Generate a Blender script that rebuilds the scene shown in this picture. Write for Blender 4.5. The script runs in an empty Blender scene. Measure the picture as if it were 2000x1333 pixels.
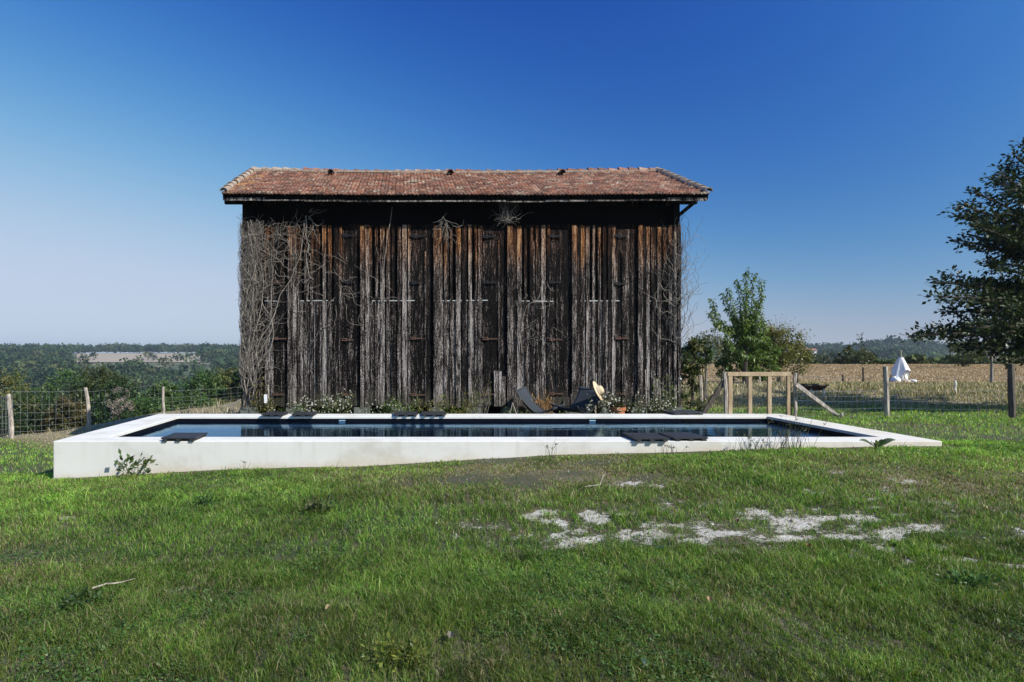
import bpy, math, random
import numpy as np
from mathutils import Vector
R = math.radians
sc = bpy.context.scene
COL = sc.collection
random.seed(7)

# ------------------------------------------------------------------ camera, sky, sun, exposure
F, CX, CY, CZ = 1400.0, 791.0, 684.0, 1.6          # focal length and principal point, in photo pixels
cam_d = bpy.data.cameras.new('camera'); cam = bpy.data.objects.new('camera', cam_d); COL.objects.link(cam)
cam.location = (0, 0, CZ); cam.rotation_euler = (R(90), 0, 0)
cam_d.sensor_width = 36; cam_d.lens = 36 * F / 2000
cam_d.shift_x = (1000 - CX) / 2000; cam_d.shift_y = (CY - 666.5) / 2000
cam_d.clip_start = 0.05; cam_d.clip_end = 6000
sc.camera = cam

SUN_EL, SUN_AZ = 41.0, 128.0                        # azimuth clockwise from +Y (away from the camera)
sd = Vector((math.sin(R(SUN_AZ)) * math.cos(R(SUN_EL)), math.cos(R(SUN_AZ)) * math.cos(R(SUN_EL)), math.sin(R(SUN_EL))))
sun_d = bpy.data.lights.new('sun', 'SUN'); sun = bpy.data.objects.new('sun', sun_d); COL.objects.link(sun)
sun_d.energy = 4.6; sun_d.angle = R(0.5); sun_d.color = (1.0, 0.95, 0.87)
sun.rotation_euler = sd.to_track_quat('Z', 'Y').to_euler(); sun.location = (20, -20, 30)

world = bpy.data.worlds.new('World'); sc.world = world; world.use_nodes = True
wt = world.node_tree
for n in list(wt.nodes): wt.nodes.remove(n)
wo = wt.nodes.new('ShaderNodeOutputWorld'); wb = wt.nodes.new('ShaderNodeBackground')
sky = wt.nodes.new('ShaderNodeTexSky'); sky.sky_type = 'NISHITA'; sky.sun_disc = False
sky.sun_elevation = R(SUN_EL); sky.sun_rotation = R(SUN_AZ)
sky.air_density = 1.0; sky.dust_density = 0.0; sky.ozone_density = 1.0; sky.altitude = 100
EXPOSURE = 0.42
def wn(t, op=None, *ins):
    n = wt.nodes.new(t)
    if op: n.operation = op
    for i, v in enumerate(ins):
        if isinstance(v, bpy.types.NodeSocket): wt.links.new(v, n.inputs[i])
        else: n.inputs[i].default_value = v
    return n
# a clear sky seen through a polarising filter: the band at right angles to the sun goes deep blue
tc = wt.nodes.new('ShaderNodeTexCoord')
c_ = wn('ShaderNodeVectorMath', 'DOT_PRODUCT', tc.outputs['Generated'], tuple(sd)).outputs['Value']
c2 = wn('ShaderNodeMath', 'MULTIPLY', c_, c_).outputs[0]
dop = wn('ShaderNodeMath', 'DIVIDE', wn('ShaderNodeMath', 'SUBTRACT', 1.0, c2).outputs[0], wn('ShaderNodeMath', 'ADD', 1.0, c2).outputs[0]).outputs[0]
pol = wn('ShaderNodeMath', 'MULTIPLY_ADD', dop, -.73, 1.0).outputs[0]
pol = wn('ShaderNodeMath', 'MULTIPLY', pol, .1).outputs[0]
v_ = wn('ShaderNodeVectorMath', 'SCALE', sky.outputs[0]); wt.links.new(pol, v_.inputs['Scale'])
sp_ = wn('ShaderNodeSeparateXYZ', None, v_.outputs[0]); cb_ = wt.nodes.new('ShaderNodeCombineXYZ')
for i, (g_, o_, mx) in enumerate(((1.991, 13.683, .555), (1.48, 6.885, .675), (.923, 4.554, .88))):
    p_ = wn('ShaderNodeMath', 'POWER', sp_.outputs[i], g_).outputs[0]
    p_ = wn('ShaderNodeMath', 'MULTIPLY', p_, o_).outputs[0]
    q_ = wn('ShaderNodeMath', 'POWER', wn('ShaderNodeMath', 'DIVIDE', p_, mx).outputs[0], 1.6).outputs[0]      # soft ceiling: the milky horizon
    q_ = wn('ShaderNodeMath', 'POWER', wn('ShaderNodeMath', 'ADD', q_, 1.0).outputs[0], 1 / 1.6).outputs[0]
    p_ = wn('ShaderNodeMath', 'DIVIDE', p_, q_).outputs[0]
    wt.links.new(wn('ShaderNodeMath', 'MULTIPLY', p_, 10 / 2 ** EXPOSURE).outputs[0], cb_.inputs[i])
wb.inputs['Strength'].default_value = 0.1
wt.links.new(cb_.outputs[0], wb.inputs['Color']); wt.links.new(wb.outputs[0], wo.inputs['Surface'])

sc.view_settings.view_transform = 'Standard'; sc.view_settings.look = 'None'
sc.view_settings.exposure = EXPOSURE; sc.view_settings.gamma = 1.0
sc.cycles.max_bounces = 8; sc.cycles.diffuse_bounces = 3; sc.cycles.transmission_bounces = 4
sc.cycles.volume_bounces = 0
sc.cycles.use_denoising = True; sc.cycles.denoiser = 'OPENIMAGEDENOISE'; sc.cycles.denoising_input_passes = 'RGB_ALBEDO_NORMAL'; sc.cycles.denoising_prefilter = 'ACCURATE'; sc.cycles.sample_clamp_indirect = 3.0

# ------------------------------------------------------------------ helpers
def P(px, py, D): return Vector(((px - CX) * D / F, D, CZ - (py - CY) * D / F))
def PX(px, D): return (px - CX) * D / F
def PZ(py, D): return CZ - (py - CY) * D / F
LOC = {}
def wloc(o): return LOC.get(o.name, Vector((0, 0, 0))) if o else Vector((0, 0, 0))
def tag(o, label=None, cat=None, group=None, kind=None):
    if label: o['label'] = label
    if cat: o['category'] = cat
    if group: o['group'] = group
    if kind: o['kind'] = kind
    return o
def thing(name, label, cat, loc=(0, 0, 0), group=None):
    o = bpy.data.objects.new(name, None); COL.objects.link(o); o.empty_display_size = .1
    o.location = loc; LOC[o.name] = Vector(loc)
    return tag(o, label, cat, group)
def mesh_obj(name, V, faces, mat, parent=None, tint=None, smooth=False, k=None, origin=None):
    V = np.asarray(V, dtype=np.float64).reshape(-1, 3)
    off = wloc(parent) if parent else Vector(origin or (0, 0, 0))
    V = V - np.array(off)
    me = bpy.data.meshes.new(name)
    if k:
        Fa = np.asarray(faces, dtype=np.int32).reshape(-1, k)
        me.vertices.add(len(V)); me.vertices.foreach_set('co', V.astype(np.float32).ravel())
        me.loops.add(Fa.size); me.loops.foreach_set('vertex_index', Fa.ravel())
        me.polygons.add(len(Fa)); me.polygons.foreach_set('loop_start', np.arange(0, Fa.size, k, dtype=np.int32))
        me.update(calc_edges=True)
    else:
        me.from_pydata(V.tolist(), [], faces); me.update()
    if tint is not None:
        t = np.asarray(tint, dtype=np.float32)
        if t.ndim == 1: t = np.tile(t, (len(V), 1))
        if t.shape[1] == 3: t = np.hstack([t, np.ones((len(t), 1), np.float32)])
        a = me.attributes.new('tint', 'FLOAT_COLOR', 'POINT'); a.data.foreach_set('color', t.astype(np.float32).ravel())
    if smooth: me.polygons.foreach_set('use_smooth', np.ones(len(me.polygons), dtype=bool))
    me.materials.append(mat)
    o = bpy.data.objects.new(name, me); COL.objects.link(o)
    if parent: o.parent = parent; LOC[o.name] = wloc(parent)
    else: o.location = off; LOC[o.name] = off.copy()
    return o
class MB:
    def __init__(s): s.v = []; s.f = []; s.c = []
    def add(s, vs, fs, c=(1, 1, 1)):
        b = len(s.v); s.v += [tuple(p) for p in vs]; s.f += [tuple(i + b for i in f) for f in fs]; s.c += [tuple(c)[:3]] * len(vs); return s
    def box(s, x0, x1, y0, y1, z0, z1, c=(1, 1, 1), jt=0, rng=None):
        v = [(x0, y0, z0), (x1, y0, z0), (x1, y1, z0), (x0, y1, z0), (x0, y0, z1), (x1, y0, z1), (x1, y1, z1), (x0, y1, z1)]
        if jt: v = [(a + random.uniform(-jt, jt), b, d) for a, b, d in v]
        return s.add(v, [(0, 3, 2, 1), (4, 5, 6, 7), (0, 1, 5, 4), (1, 2, 6, 5), (2, 3, 7, 6), (3, 0, 4, 7)], c)
    def bar(s, p, q, w, h, up=(0, 0, 1), c=(1, 1, 1), w2=None, h2=None):
        p = Vector(p); q = Vector(q); d = (q - p).normalized(); a = d.cross(Vector(up))
        if a.length < 1e-4: a = d.cross(Vector((0, 1, 0)))
        a.normalize(); b = a.cross(d).normalized(); w2 = w2 or w; h2 = h2 or h
        v = [p + a * (i * w / 2) + b * (j * h / 2) for i, j in ((-1, -1), (1, -1), (1, 1), (-1, 1))] + \
            [q + a * (i * w2 / 2) + b * (j * h2 / 2) for i, j in ((-1, -1), (1, -1), (1, 1), (-1, 1))]
        return s.add(v, [(0, 3, 2, 1), (4, 5, 6, 7), (0, 1, 5, 4), (1, 2, 6, 5), (2, 3, 7, 6), (3, 0, 4, 7)], c)
    def tube(s, pts, rad, n=5, c=(1, 1, 1), cap=True):
        pts = [Vector(p) for p in pts]; m = len(pts)
        if not hasattr(rad, '__len__'): rad = [rad] * m
        vs = []; fs = []; a = None
        for i, p in enumerate(pts):
            d = (pts[min(i + 1, m - 1)] - pts[max(i - 1, 0)])
            if d.length < 1e-9: d = Vector((0, 0, 1))
            d.normalize()
            if a is None: a = d.orthogonal().normalized()
            else:
                a = a - d * a.dot(d)
                a = a.normalized() if a.length > 1e-6 else d.orthogonal().normalized()
            b = d.cross(a)
            for j in range(n):
                t = 2 * math.pi * j / n; vs.append(p + (a * math.cos(t) + b * math.sin(t)) * rad[i])
        for i in range(m - 1):
            for j in range(n): fs.append((i * n + j, i * n + (j + 1) % n, (i + 1) * n + (j + 1) % n, (i + 1) * n + j))
        if cap: fs.append(tuple(range(n - 1, -1, -1))); fs.append(tuple((m - 1) * n + j for j in range(n)))
        return s.add(vs, fs, c)
    def lathe(s, prof, cen, n=20, c=(1, 1, 1)):
        vs = []; fs = []; m = len(prof)
        for r, z in prof:
            for j in range(n):
                t = 2 * math.pi * j / n; vs.append((cen[0] + r * math.cos(t), cen[1] + r * math.sin(t), cen[2] + z))
        for i in range(m - 1):
            for j in range(n): fs.append((i * n + j, i * n + (j + 1) % n, (i + 1) * n + (j + 1) % n, (i + 1) * n + j))
        return s.add(vs, fs, c)
    def build(s, name, mat, parent=None, smooth=False, origin=None, bevel=0):
        o = mesh_obj(name, s.v, s.f, mat, parent, tint=np.array(s.c, dtype=np.float32), smooth=smooth, origin=origin)
        if bevel:
            m = o.modifiers.new('bevel', 'BEVEL'); m.width = bevel; m.segments = 2; m.limit_method = 'ANGLE'
        return o

# value noise in numpy
def vn(x, y, s, seed=0):
    x = np.asarray(x, float) / s; y = np.asarray(y, float) / s
    xi = np.floor(x).astype(np.int64); yi = np.floor(y).astype(np.int64); fx = x - xi; fy = y - yi
    fx = fx * fx * (3 - 2 * fx); fy = fy * fy * (3 - 2 * fy)
    def h(a, b):
        n = (a * 374761393 + b * 668265263 + seed * 974634777) & 0x7fffffff
        n = ((n ^ (n >> 13)) * 1274126177) & 0x7fffffff
        return ((n ^ (n >> 16)) & 0xffff) / 65535.0
    return (h(xi, yi) * (1 - fx) + h(xi + 1, yi) * fx) * (1 - fy) + (h(xi, yi + 1) * (1 - fx) + h(xi + 1, yi + 1) * fx) * fy
def fbm(x, y, s, seed=0, o=4):
    t = 0; a = .5; w = 0
    for i in range(o): t = t + a * vn(x, y, s / 2 ** i, seed + i * 17); w += a; a *= .55
    return t / w
def sst(x, a, b):
    t = np.clip((np.asarray(x, float) - a) / (b - a), 0, 1); return t * t * (3 - 2 * t)

# ------------------------------------------------------------------ materials
class NT:
    def __init__(s, name):
        s.m = bpy.data.materials.new(name); s.m.use_nodes = True; s.t = s.m.node_tree
        for n in list(s.t.nodes): s.t.nodes.remove(n)
        s.out = s.n('ShaderNodeOutputMaterial')
    def n(s, typ, props=None, **ins):
        nd = s.t.nodes.new(typ)
        for k, v in (props or {}).items(): setattr(nd, k, v)
        for k, v in ins.items(): s.set(nd, k.replace('_', ' '), v)
        return nd
    def set(s, nd, k, v):
        k = int(k[1:]) if k[0] == 'i' and k[1:].isdigit() else k
        inp = nd.inputs[k]
        if isinstance(v, bpy.types.NodeSocket): s.t.links.new(v, inp)
        elif isinstance(v, bpy.types.Node): s.t.links.new(v.outputs[0], inp)
        else:
            if inp.type == 'RGBA' and len(v) == 3: v = (*v, 1)
            inp.default_value = v
    def pos(s, scale=(1, 1, 1), add=None):
        g = s.n('ShaderNodeNewGeometry').outputs['Position']
        if add is not None: g = s.n('ShaderNodeVectorMath', {'operation': 'ADD'}, i0=g, i1=add).outputs[0]
        return s.n('ShaderNodeVectorMath', {'operation': 'MULTIPLY'}, i0=g, i1=scale).outputs[0]
    def noise(s, vec, scale=1, detail=4, rough=.6, dist=0):
        return s.n('ShaderNodeTexNoise', Vector=vec, Scale=scale, Detail=detail, Roughness=rough, Distortion=dist).outputs[0]
    def ramp(s, fac, stops):
        nd = s.n('ShaderNodeValToRGB', Fac=fac); e = nd.color_ramp.elements
        while len(e) < len(stops): e.new(.5)
        for el, (p, c) in zip(e, stops): el.position = p; el.color = (*c, 1) if len(c) == 3 else c
        return nd.outputs[0]
    def mth(s, op, a, b=0.0, c=None):
        nd = s.n('ShaderNodeMath', {'operation': op}, i0=a, i1=b)
        if c is not None: s.set(nd, 'i2', c)
        return nd.outputs[0]
    def mr(s, v, a, b, c=0, d=1):
        return s.n('ShaderNodeMapRange', {'interpolation_type': 'SMOOTHSTEP'}, Value=v, From_Min=a, From_Max=b, To_Min=c, To_Max=d).outputs[0]
    def mix(s, f, a, b, bt='MIX'):
        nd = s.n('ShaderNodeMix', {'data_type': 'RGBA', 'blend_type': bt})
        s.set(nd, 'i0', f); s.set(nd, 'i6', a); s.set(nd, 'i7', b); return nd.outputs[2]
    def tint(s): return s.n('ShaderNodeAttribute', {'attribute_name': 'tint'})
    def bump(s, h, strength=.3, dist=.01): return s.n('ShaderNodeBump', Height=h, Strength=strength, Distance=dist).outputs[0]
    def bsdf(s, color, rough=.7, **kw):
        return s.n('ShaderNodeBsdfPrincipled', Base_Color=color, Roughness=rough, **kw)
    def done(s, sh): s.t.links.new(sh.outputs[0] if isinstance(sh, bpy.types.Node) else sh, s.out.inputs[0]); return s.m

def leaf_mat(name, trans=.3, rough=.45, spec=.35):
    m = NT(name); t = m.tint().outputs['Color']
    p = m.bsdf(t, rough); p.inputs['Specular IOR Level'].default_value = spec
    tr = m.n('ShaderNodeBsdfTranslucent', Color=m.mix(1.0, t, (1.5, 1.5, .8), 'MULTIPLY'))
    return m.done(m.n('ShaderNodeMixShader', i0=trans, i1=p, i2=tr))
M = {}
M['leaf'] = leaf_mat('leaf')
M['oak'] = leaf_mat('oak_leaf', .15, .4, .4)
M['grass'] = leaf_mat('grass_blade', .35, .45, .25)
M['dry'] = leaf_mat('dry_grass', .2, .6, .2)
M['far'] = leaf_mat('far_leaf', .1, .7, .1)

def bark(name, a, b, sc_=12):
    m = NT(name); n = m.noise(m.pos((sc_, sc_, sc_ * .25)), 1, 6)
    return m.done(m.bsdf(m.ramp(n, [(.3, a), (.7, b)]), .9, Normal=m.bump(n, .6, .02)))
M['bark'] = bark('bark_dark', (.02, .016, .012), (.09, .075, .06))
M['bark_pale'] = bark('bark_pale', (.12, .11, .09), (.36, .34, .3))
M['vine'] = bark('vine_bark', (.09, .078, .064), (.35, .31, .26), 30)
M['post'] = bark('post_wood', (.16, .135, .11), (.60, .53, .45), 26)
M['post_dark'] = bark('post_dark_wood', (.035, .03, .025), (.16, .13, .10), 22)
M['new_wood'] = bark('new_wood', (.30, .215, .125), (.56, .43, .28), 16)

def flat(name, c, rough=.6, metal=0, var=.25, sc_=20):
    m = NT(name); n = m.noise(m.pos(), sc_, 4)
    cc = m.mix(n, tuple(x * (1 - var) for x in c), tuple(min(1, x * (1 + var)) for x in c))
    p = m.bsdf(cc, rough, Metallic=metal)
    if max(c) < .02: p.inputs['Specular IOR Level'].default_value = .08
    return m.done(p)
M['wire'] = flat('galvanised_wire', (.42, .45, .45), .4, .3)
M['rust'] = flat('rusty_iron', (.10, .05, .035), .8, .2, .5, 60)
M['zinc'] = flat('zinc_strip', (.42, .43, .42), .6, .2, .4, 14)
M['black'] = flat('dark_void_shade', (.006, .005, .005), .95)  # near-black colour stands in for the shade inside gaps and openings
M['fabric'] = flat('navy_canvas', (.022, .030, .042), .75, 0, .15, 90)
M['frame'] = flat('black_steel', (.02, .02, .022), .45, .5)
M['straw'] = flat('straw', (.58, .46, .30), .8, 0, .18, 120)
M['terra'] = flat('terracotta', (.42, .15, .06), .85, 0, .25, 25)
M['cloth'] = flat('white_towel', (.78, .79, .80), .9, 0, .05, 30)
M['stone'] = flat('plinth_stone', (.13, .14, .12), .9, 0, .35, 14)
M['white'] = flat('white_paint', (.75, .75, .73), .7, 0, .08, 6)
M['redroof'] = flat('red_roof', (.30, .13, .08), .8, 0, .2, 1)
M['petal'] = flat('petal', (.75, .75, .70), .7, 0, .08)
M['fixture'] = flat('pool_fixture', (.25, .42, .55), .3, 0, .1)
M['liner'] = flat('pool_liner', (.004, .005, .009), .4, 0, .3, 5)

# weathered board: tint.r = paleness, tint.g = orange at the sheltered top, tint.b = per-board offset
def wood():
    m = NT('weathered_board'); t = m.tint(); sep = m.n('ShaderNodeSeparateColor', Color=t.outputs['Color'])
    off = m.n('ShaderNodeCombineXYZ', X=m.mth('MULTIPLY', sep.outputs[2], 7.0), Y=0.0, Z=m.mth('MULTIPLY', sep.outputs[2], 31.0)).outputs[0]
    a = m.noise(m.pos((80, 12, 4.2), off), 1, 6, .7, .5)
    b = m.noise(m.pos((11, 6, 1.0), off), 1, 4, .6)
    c = m.noise(m.pos((95, 30, 26), off), 1, 3, .7)
    z = m.n('ShaderNodeSeparateXYZ', Vector=m.n('ShaderNodeNewGeometry').outputs['Position']).outputs[2]
    L = m.mth('ADD', sep.outputs[0], m.mth('MULTIPLY', m.mth('SUBTRACT', a, .5), 2.5))
    L = m.mth('ADD', L, m.mth('MULTIPLY', m.mth('SUBTRACT', b, .5), 1.5))
    L = m.mth('ADD', L, m.mth('MULTIPLY', m.mth('SUBTRACT', c, .5), 1.9))
    grey = m.ramp(L, [(0.15, (.003, .0027, .0027)), (.42, (.011, .009, .008)), (.58, (.062, .048, .043)), (.78, (.20, .17, .153)), (1.0, (.47, .43, .40))])
    orange = m.ramp(L, [(0.05, (.006, .005, .0045)), (.40, (.05, .020, .008)), (.62, (.22, .075, .02)), (.85, (.42, .19, .06)), (1.0, (.55, .33, .14))])
    zz = m.mth('ADD', z, m.mth('MULTIPLY', m.mth('SUBTRACT', b, .5), 2.2))
    f = m.mth('MULTIPLY', m.mr(zz, 3.0, 4.05), sep.outputs[1])
    silver = m.mth('MULTIPLY', m.mr(zz, 2.9, 1.4), m.mr(L, .45, .8, 0, .30))      # the lower wall is bleached by the weather
    grey = m.mix(silver, grey, (.40, .375, .36))
    col = m.mix(f, grey, orange)
    damp = m.mr(m.mth('ADD', z, m.mth('MULTIPLY', m.mth('SUBTRACT', b, .5), .5)), .85, .55)
    col = m.mix(m.mth('MULTIPLY', damp, .45), col, (.075, .07, .05))
    p = m.bsdf(col, .85, Normal=m.bump(L, .7, .012)); p.inputs['Specular IOR Level'].default_value = .12
    return m.done(p)
M['wood'] = wood()

def tiles():
    m = NT('clay_tile'); t = m.tint().outputs['Color']; p = m.pos()
    n1 = m.noise(p, 14, 5, .7); n2 = m.noise(m.pos((1, 1.6, 1.6)), 2.3, 6, .75); n3 = m.noise(p, 40, 3)
    col = m.mix(1.0, t, m.ramp(n1, [(.3, (.55, .5, .5)), (.7, (1.35, 1.3, 1.3))]), 'MULTIPLY')
    col = m.mix(m.mr(n2, .55, .66, 0, .85), col, (.44, .40, .32))
    n4 = m.noise(m.pos((1, 1, 1)), 3.1, 5, .75)
    x = m.n('ShaderNodeSeparateXYZ', Vector=m.n('ShaderNodeNewGeometry').outputs['Position']).outputs[0]
    th = m.mr(x, -3.7, -2.4, .53, .66)
    col = m.mix(m.mr(m.mth('SUBTRACT', n4, th), .0, .06, 0, .8), col, (.42, .22, .06))
    col = m.mix(m.mr(n3, .58, .70, 0, .75), col, (.58, .52, .46))
    n5 = m.noise(m.pos((24, 40, 40)), 1, 3, .7)
    col = m.mix(m.mr(n5, .52, .36, 0, .8), col, (.045, .026, .02))
    return m.done(m.bsdf(col, .9, Normal=m.bump(n1, .5, .01)))
M['tile'] = tiles()
def pale_tile():
    m = NT('lichen_tile'); n = m.noise(m.pos(), 7, 6, .7)
    return m.done(m.bsdf(m.ramp(n, [(.3, (.16, .10, .07)), (.5, (.30, .235, .18)), (.7, (.42, .36, .30))]), .9))
M['pale_tile'] = pale_tile()

def concrete():
    m = NT('white_render'); n = m.noise(m.pos((1, 1, 1.4)), 1.6, 6, .65); n2 = m.noise(m.pos(), 30, 4); n3 = m.noise(m.pos((6, 6, .8)), 1, 4)
    col = m.ramp(n, [(.30, (.54, .52, .465)), (.45, (.645, .635, .595)), (.5, (.67, .66, .622)), (.75, (.71, .70, .67))])
    sp = m.n('ShaderNodeSeparateXYZ', Vector=m.n('ShaderNodeNewGeometry').outputs['Position'])
    # splash-up of soil along the foot of the wall: height above the sloping ground line
    foot = m.mth('ADD', sp.outputs[2], m.mth('MULTIPLY', sp.outputs[0], -.038))
    foot = m.mth('ADD', foot, m.mth('MULTIPLY', m.mth('SUBTRACT', n, .5), .25))
    col = m.mix(m.mr(foot, .30, .14, 0, .55), col, (.60, .50, .36))
    col = m.mix(m.mr(n3, .52, .72, 0, .45), col, (.52, .50, .44))
    col = m.mix(m.mr(n2, .7, .78, 0, .25), col, (.4, .38, .33))
    return m.done(m.bsdf(col, .85, Normal=m.bump(n2, .12, .004)))
M['concrete'] = concrete()

def slab():
    m = NT('black_slat'); n = m.noise(m.pos((20, 3, 20)), 1, 5)
    return m.done(m.bsdf(m.ramp(n, [(.3, (.010, .011, .014)), (.7, (.035, .037, .042))]), .6, Normal=m.bump(n, .4, .004)))
M['slab'] = slab()

def water():
    m = NT('pool_water'); 
    n1 = m.noise(m.pos((.9, 3.2, 1)), 1.6, 4, .6, .4); n2 = m.noise(m.pos((1.0, 2.2, 1)), 6.5, 3, .55, .3)
    h = m.mth('ADD', m.mth('MULTIPLY', n1, .7), m.mth('MULTIPLY', n2, .22))
    p = m.bsdf((.003, .007, .016), .015, Normal=m.bump(h, .13, .03)); p.inputs['IOR'].default_value = 1.36; p.inputs['Specular Tint'].default_value = (.36, .64, 1, 1)
    fr = m.n('ShaderNodeFresnel', IOR=1.333); gl = m.n('ShaderNodeBsdfGlossy', Color=(.47, .74, 1.0), Roughness=.015); nb = m.bump(h, .15, .03); m.set(gl, 'Normal', nb); m.set(fr, 'Normal', nb)  # blue tint on the reflections imitates a polarising filter
    df = m.n('ShaderNodeBsdfDiffuse', Color=(.003, .007, .016))
    return m.done(m.n('ShaderNodeMixShader', i0=fr.outputs[0], i1=df, i2=gl))
M['water'] = water()

def ground():
    m = NT('ground_soil'); t = m.tint(); s = m.n('ShaderNodeSeparateColor', Color=t.outputs['Color'])   # r sand, g dry, b field/far
    p = m.pos(); n1 = m.noise(p, 9, 6, .7); n2 = m.noise(p, 45, 5, .7); n3 = m.noise(p, 2.2, 4)
    soil = m.ramp(n2, [(.3, (.035, .028, .018)), (.6, (.12, .095, .062)), (.8, (.24, .20, .14))])
    green = m.ramp(n2, [(.35, (.018, .035, .008)), (.65, (.07, .10, .028))])
    dry = m.ramp(n2, [(.3, (.14, .105, .06)), (.55, (.31, .245, .16)), (.8, (.46, .38, .27))])
    col = m.mix(m.mr(n1, .42, .6), green, soil)
    col = m.mix(s.outputs[1], col, dry)
    sand = m.ramp(n1, [(.3, (.24, .21, .155)), (.48, (.46, .43, .37)), (.70, (.68, .655, .59))])
    n6 = m.noise(p, 22, 4, .75)
    sf = m.mr(m.mth('ADD', s.outputs[0], m.mth('ADD', m.mth('MULTIPLY', m.mth('SUBTRACT', n6, .5), 1.7), m.mth('MULTIPLY', m.mth('SUBTRACT', n2, .5), 1.2))), .46, .76)
    col = m.mix(sf, col, sand)
    far = m.ramp(m.noise(m.pos((1, 1, 0)), .012, 5, .6), [(.42, (.045, .07, .025)), (.55, (.09, .10, .045)), (.68, (.26, .22, .12))])
    col = m.mix(s.outputs[2], col, far)
    return m.done(m.bsdf(col, .95, Normal=m.bump(n2, .8, .03)))
M['ground'] = ground()
def fieldm():
    m = NT('ploughed_field'); n = m.noise(m.pos((.05, .3, 1)), 1, 5, .7)
    return m.done(m.bsdf(m.ramp(n, [(.3, (.26, .21, .15)), (.7, (.40, .335, .25))]), .95))
M['brown_field'] = fieldm()

# ------------------------------------------------------------------ terrain
POOL = (PX(104, 9), PX(1840, 9), 9.0, 12.87)     # outer footprint
RIM, WATER = .455, .362
FX = [-9, -4.42, -3.16, -1.87, -.585, .70, 1.67, 2.63, 4.56, 6.74, 10, 20]
FZ = [-.12, -.013, .05, .115, .147, .218, .276, .308, .366, .385, .41, .45]
def gz(x, y):
    x = np.asarray(x, float); y = np.asarray(y, float)
    fr = np.interp(x, FX, FZ); zn = np.clip(.05 + .022 * x, -.4, .5)
    t = sst(y, 2.5, 9); A = zn * (1 - t) + fr * t
    Lz = np.interp(y, [9, 13, 17, 19.5, 24, 31, 60], [-.06, -.28, -.5, -.58, -.55, -.75, -1.2])
    xf = np.interp(y, [0, 5, 12, 17, 19.5, 24, 31, 45], [-13.5, -12.5, -11, -9.7, -8.9, -8.3, -7.3, -5])
    d = np.maximum(xf - x - .3, (y - 33) * (x < 2))
    Lz = Lz - np.interp(d, [0, 3, 12, 30, 100, 220], [0, .6, 4.2, 9, 17, 22])
    farL = np.interp(y, [60, 150, 250, 400, 550, 750, 900, 1300, 2000], [-12, -20, -22, -15.5, -8.6, -2.7, -2.5, -8, -20])
    t = sst(y, 40, 110); Lz = Lz * (1 - t) + farL * t
    Mz = np.interp(y, [9, 12, 12.9, 20, 30, 60, 200, 900, 2000], [.2, .1, .05, .05, .0, -.5, -12, -3, -20])
    Rz = np.interp(y, [9, 11.5, 13, 15, 17, 18.7, 20.5, 23, 25, 28, 60, 70, 90, 150, 300, 500, 700, 900, 2000],
                   [.39, .36, .30, .2, .19, .2, .33, .5, .42, .36, .38, .1, -1.5, -5, -9, -7, -3, -1, -20])
    s = np.where(y > 14, x * 14 / np.maximum(y, 14), x)
    wl = 1 - sst(s, -3.6, -2.3); wr = sst(s, 4.6, 5.7)
    B = Lz * wl + Rz * wr + Mz * (1 - wl - wr)
    # keep the wall-line profile along the front of the pool, then let the sectors take over
    t = sst(y, 9.0, 12.0); z = A * (1 - t) + B * t
    dn = np.where(y > 9, 0, np.maximum(xf - x - .3, 0)); z = z - np.interp(dn, [0, 3, 12, 30, 100, 220], [0, .6, 4.2, 9, 17, 22])
    z = z + (fbm(x, y, 1.3, 5, 3) - .5) * .05 * np.clip((12 - y) / 4 + .4, .3, 1) + (fbm(x, y, 160, 9, 3) - .5) * 3 * sst(y, 90, 300)
    inside = (x > POOL[0] + .25) & (x < POOL[1] - .25) & (y > POOL[2] + .2) & (y < POOL[3] - .25)
    return np.where(inside, -1.5, z)
def g1(x, y): return float(gz(np.array([x]), np.array([y]))[0])
def at(px, py):
    """ground point under a photo pixel"""
    best = None
    for D in np.arange(2.5, 60, .02):
        if g1(PX(px, D), D) >= PZ(py, D): return PX(px, D), float(D)
    return PX(px, 60), 60.0
# ---- cover of the lawn: chalky sand, bare soil, dry grass (patches measured in photo pixels, laid on the ground)
SANDP = [(1600,1035,400,50,.50),(1180,1030,260,34,.5),(1800,985,200,40,.42),(1400,990,200,20,.42),(1140,1020,110,24,1),(1000,1045,45,10,.8),(1070,1066,45,9,.8),(1235,1010,50,14,.6),(1430,1000,70,9,.9),(1340,1030,45,7,.8),(1540,1042,100,15,.9),
         (1620,1062,110,15,.9),(1710,1062,120,14,1),(1780,1080,140,18,1),(1850,1088,160,18,.9),(1900,1085,110,13,1),(1995,1096,60,10,1),(1740,996,50,7,.9),
         (1650,925,22,4,.8),(1740,940,40,5,.8),(1590,960,24,4,.8),(1770,970,30,4,.7),(335,1160,45,11,.85),(450,1166,30,7,.6),(892,1048,22,6,.6),(860,1010,20,6,.5),
         (1240,948,40,6,.6),(1290,950,22,5,.8),(130,1012,16,4,.6),(985,975,20,6,.6),(1560,925,14,3,.6),(700,1178,26,8,.5),(130,1060,14,5,.5)]
BAREP = [(640,935,60,9,.55),(1120,930,60,9,.6),(1400,925,60,8,.5),(720,915,70,6,.6),(900,938,70,12,.8),(1030,940,45,12,.8),(1285,938,70,11,.8),(800,948,45,10,.7),(560,953,60,7,.5),(1130,1180,60,16,.6),(1110,1210,60,14,.6),
         (510,1290,40,12,.6),(1180,905,60,6,.7),(960,900,80,6,.7),(440,918,60,6,.6),(1080,1300,60,25,.5),(700,1110,90,20,.3),(650,1090,40,12,.3)]
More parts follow.
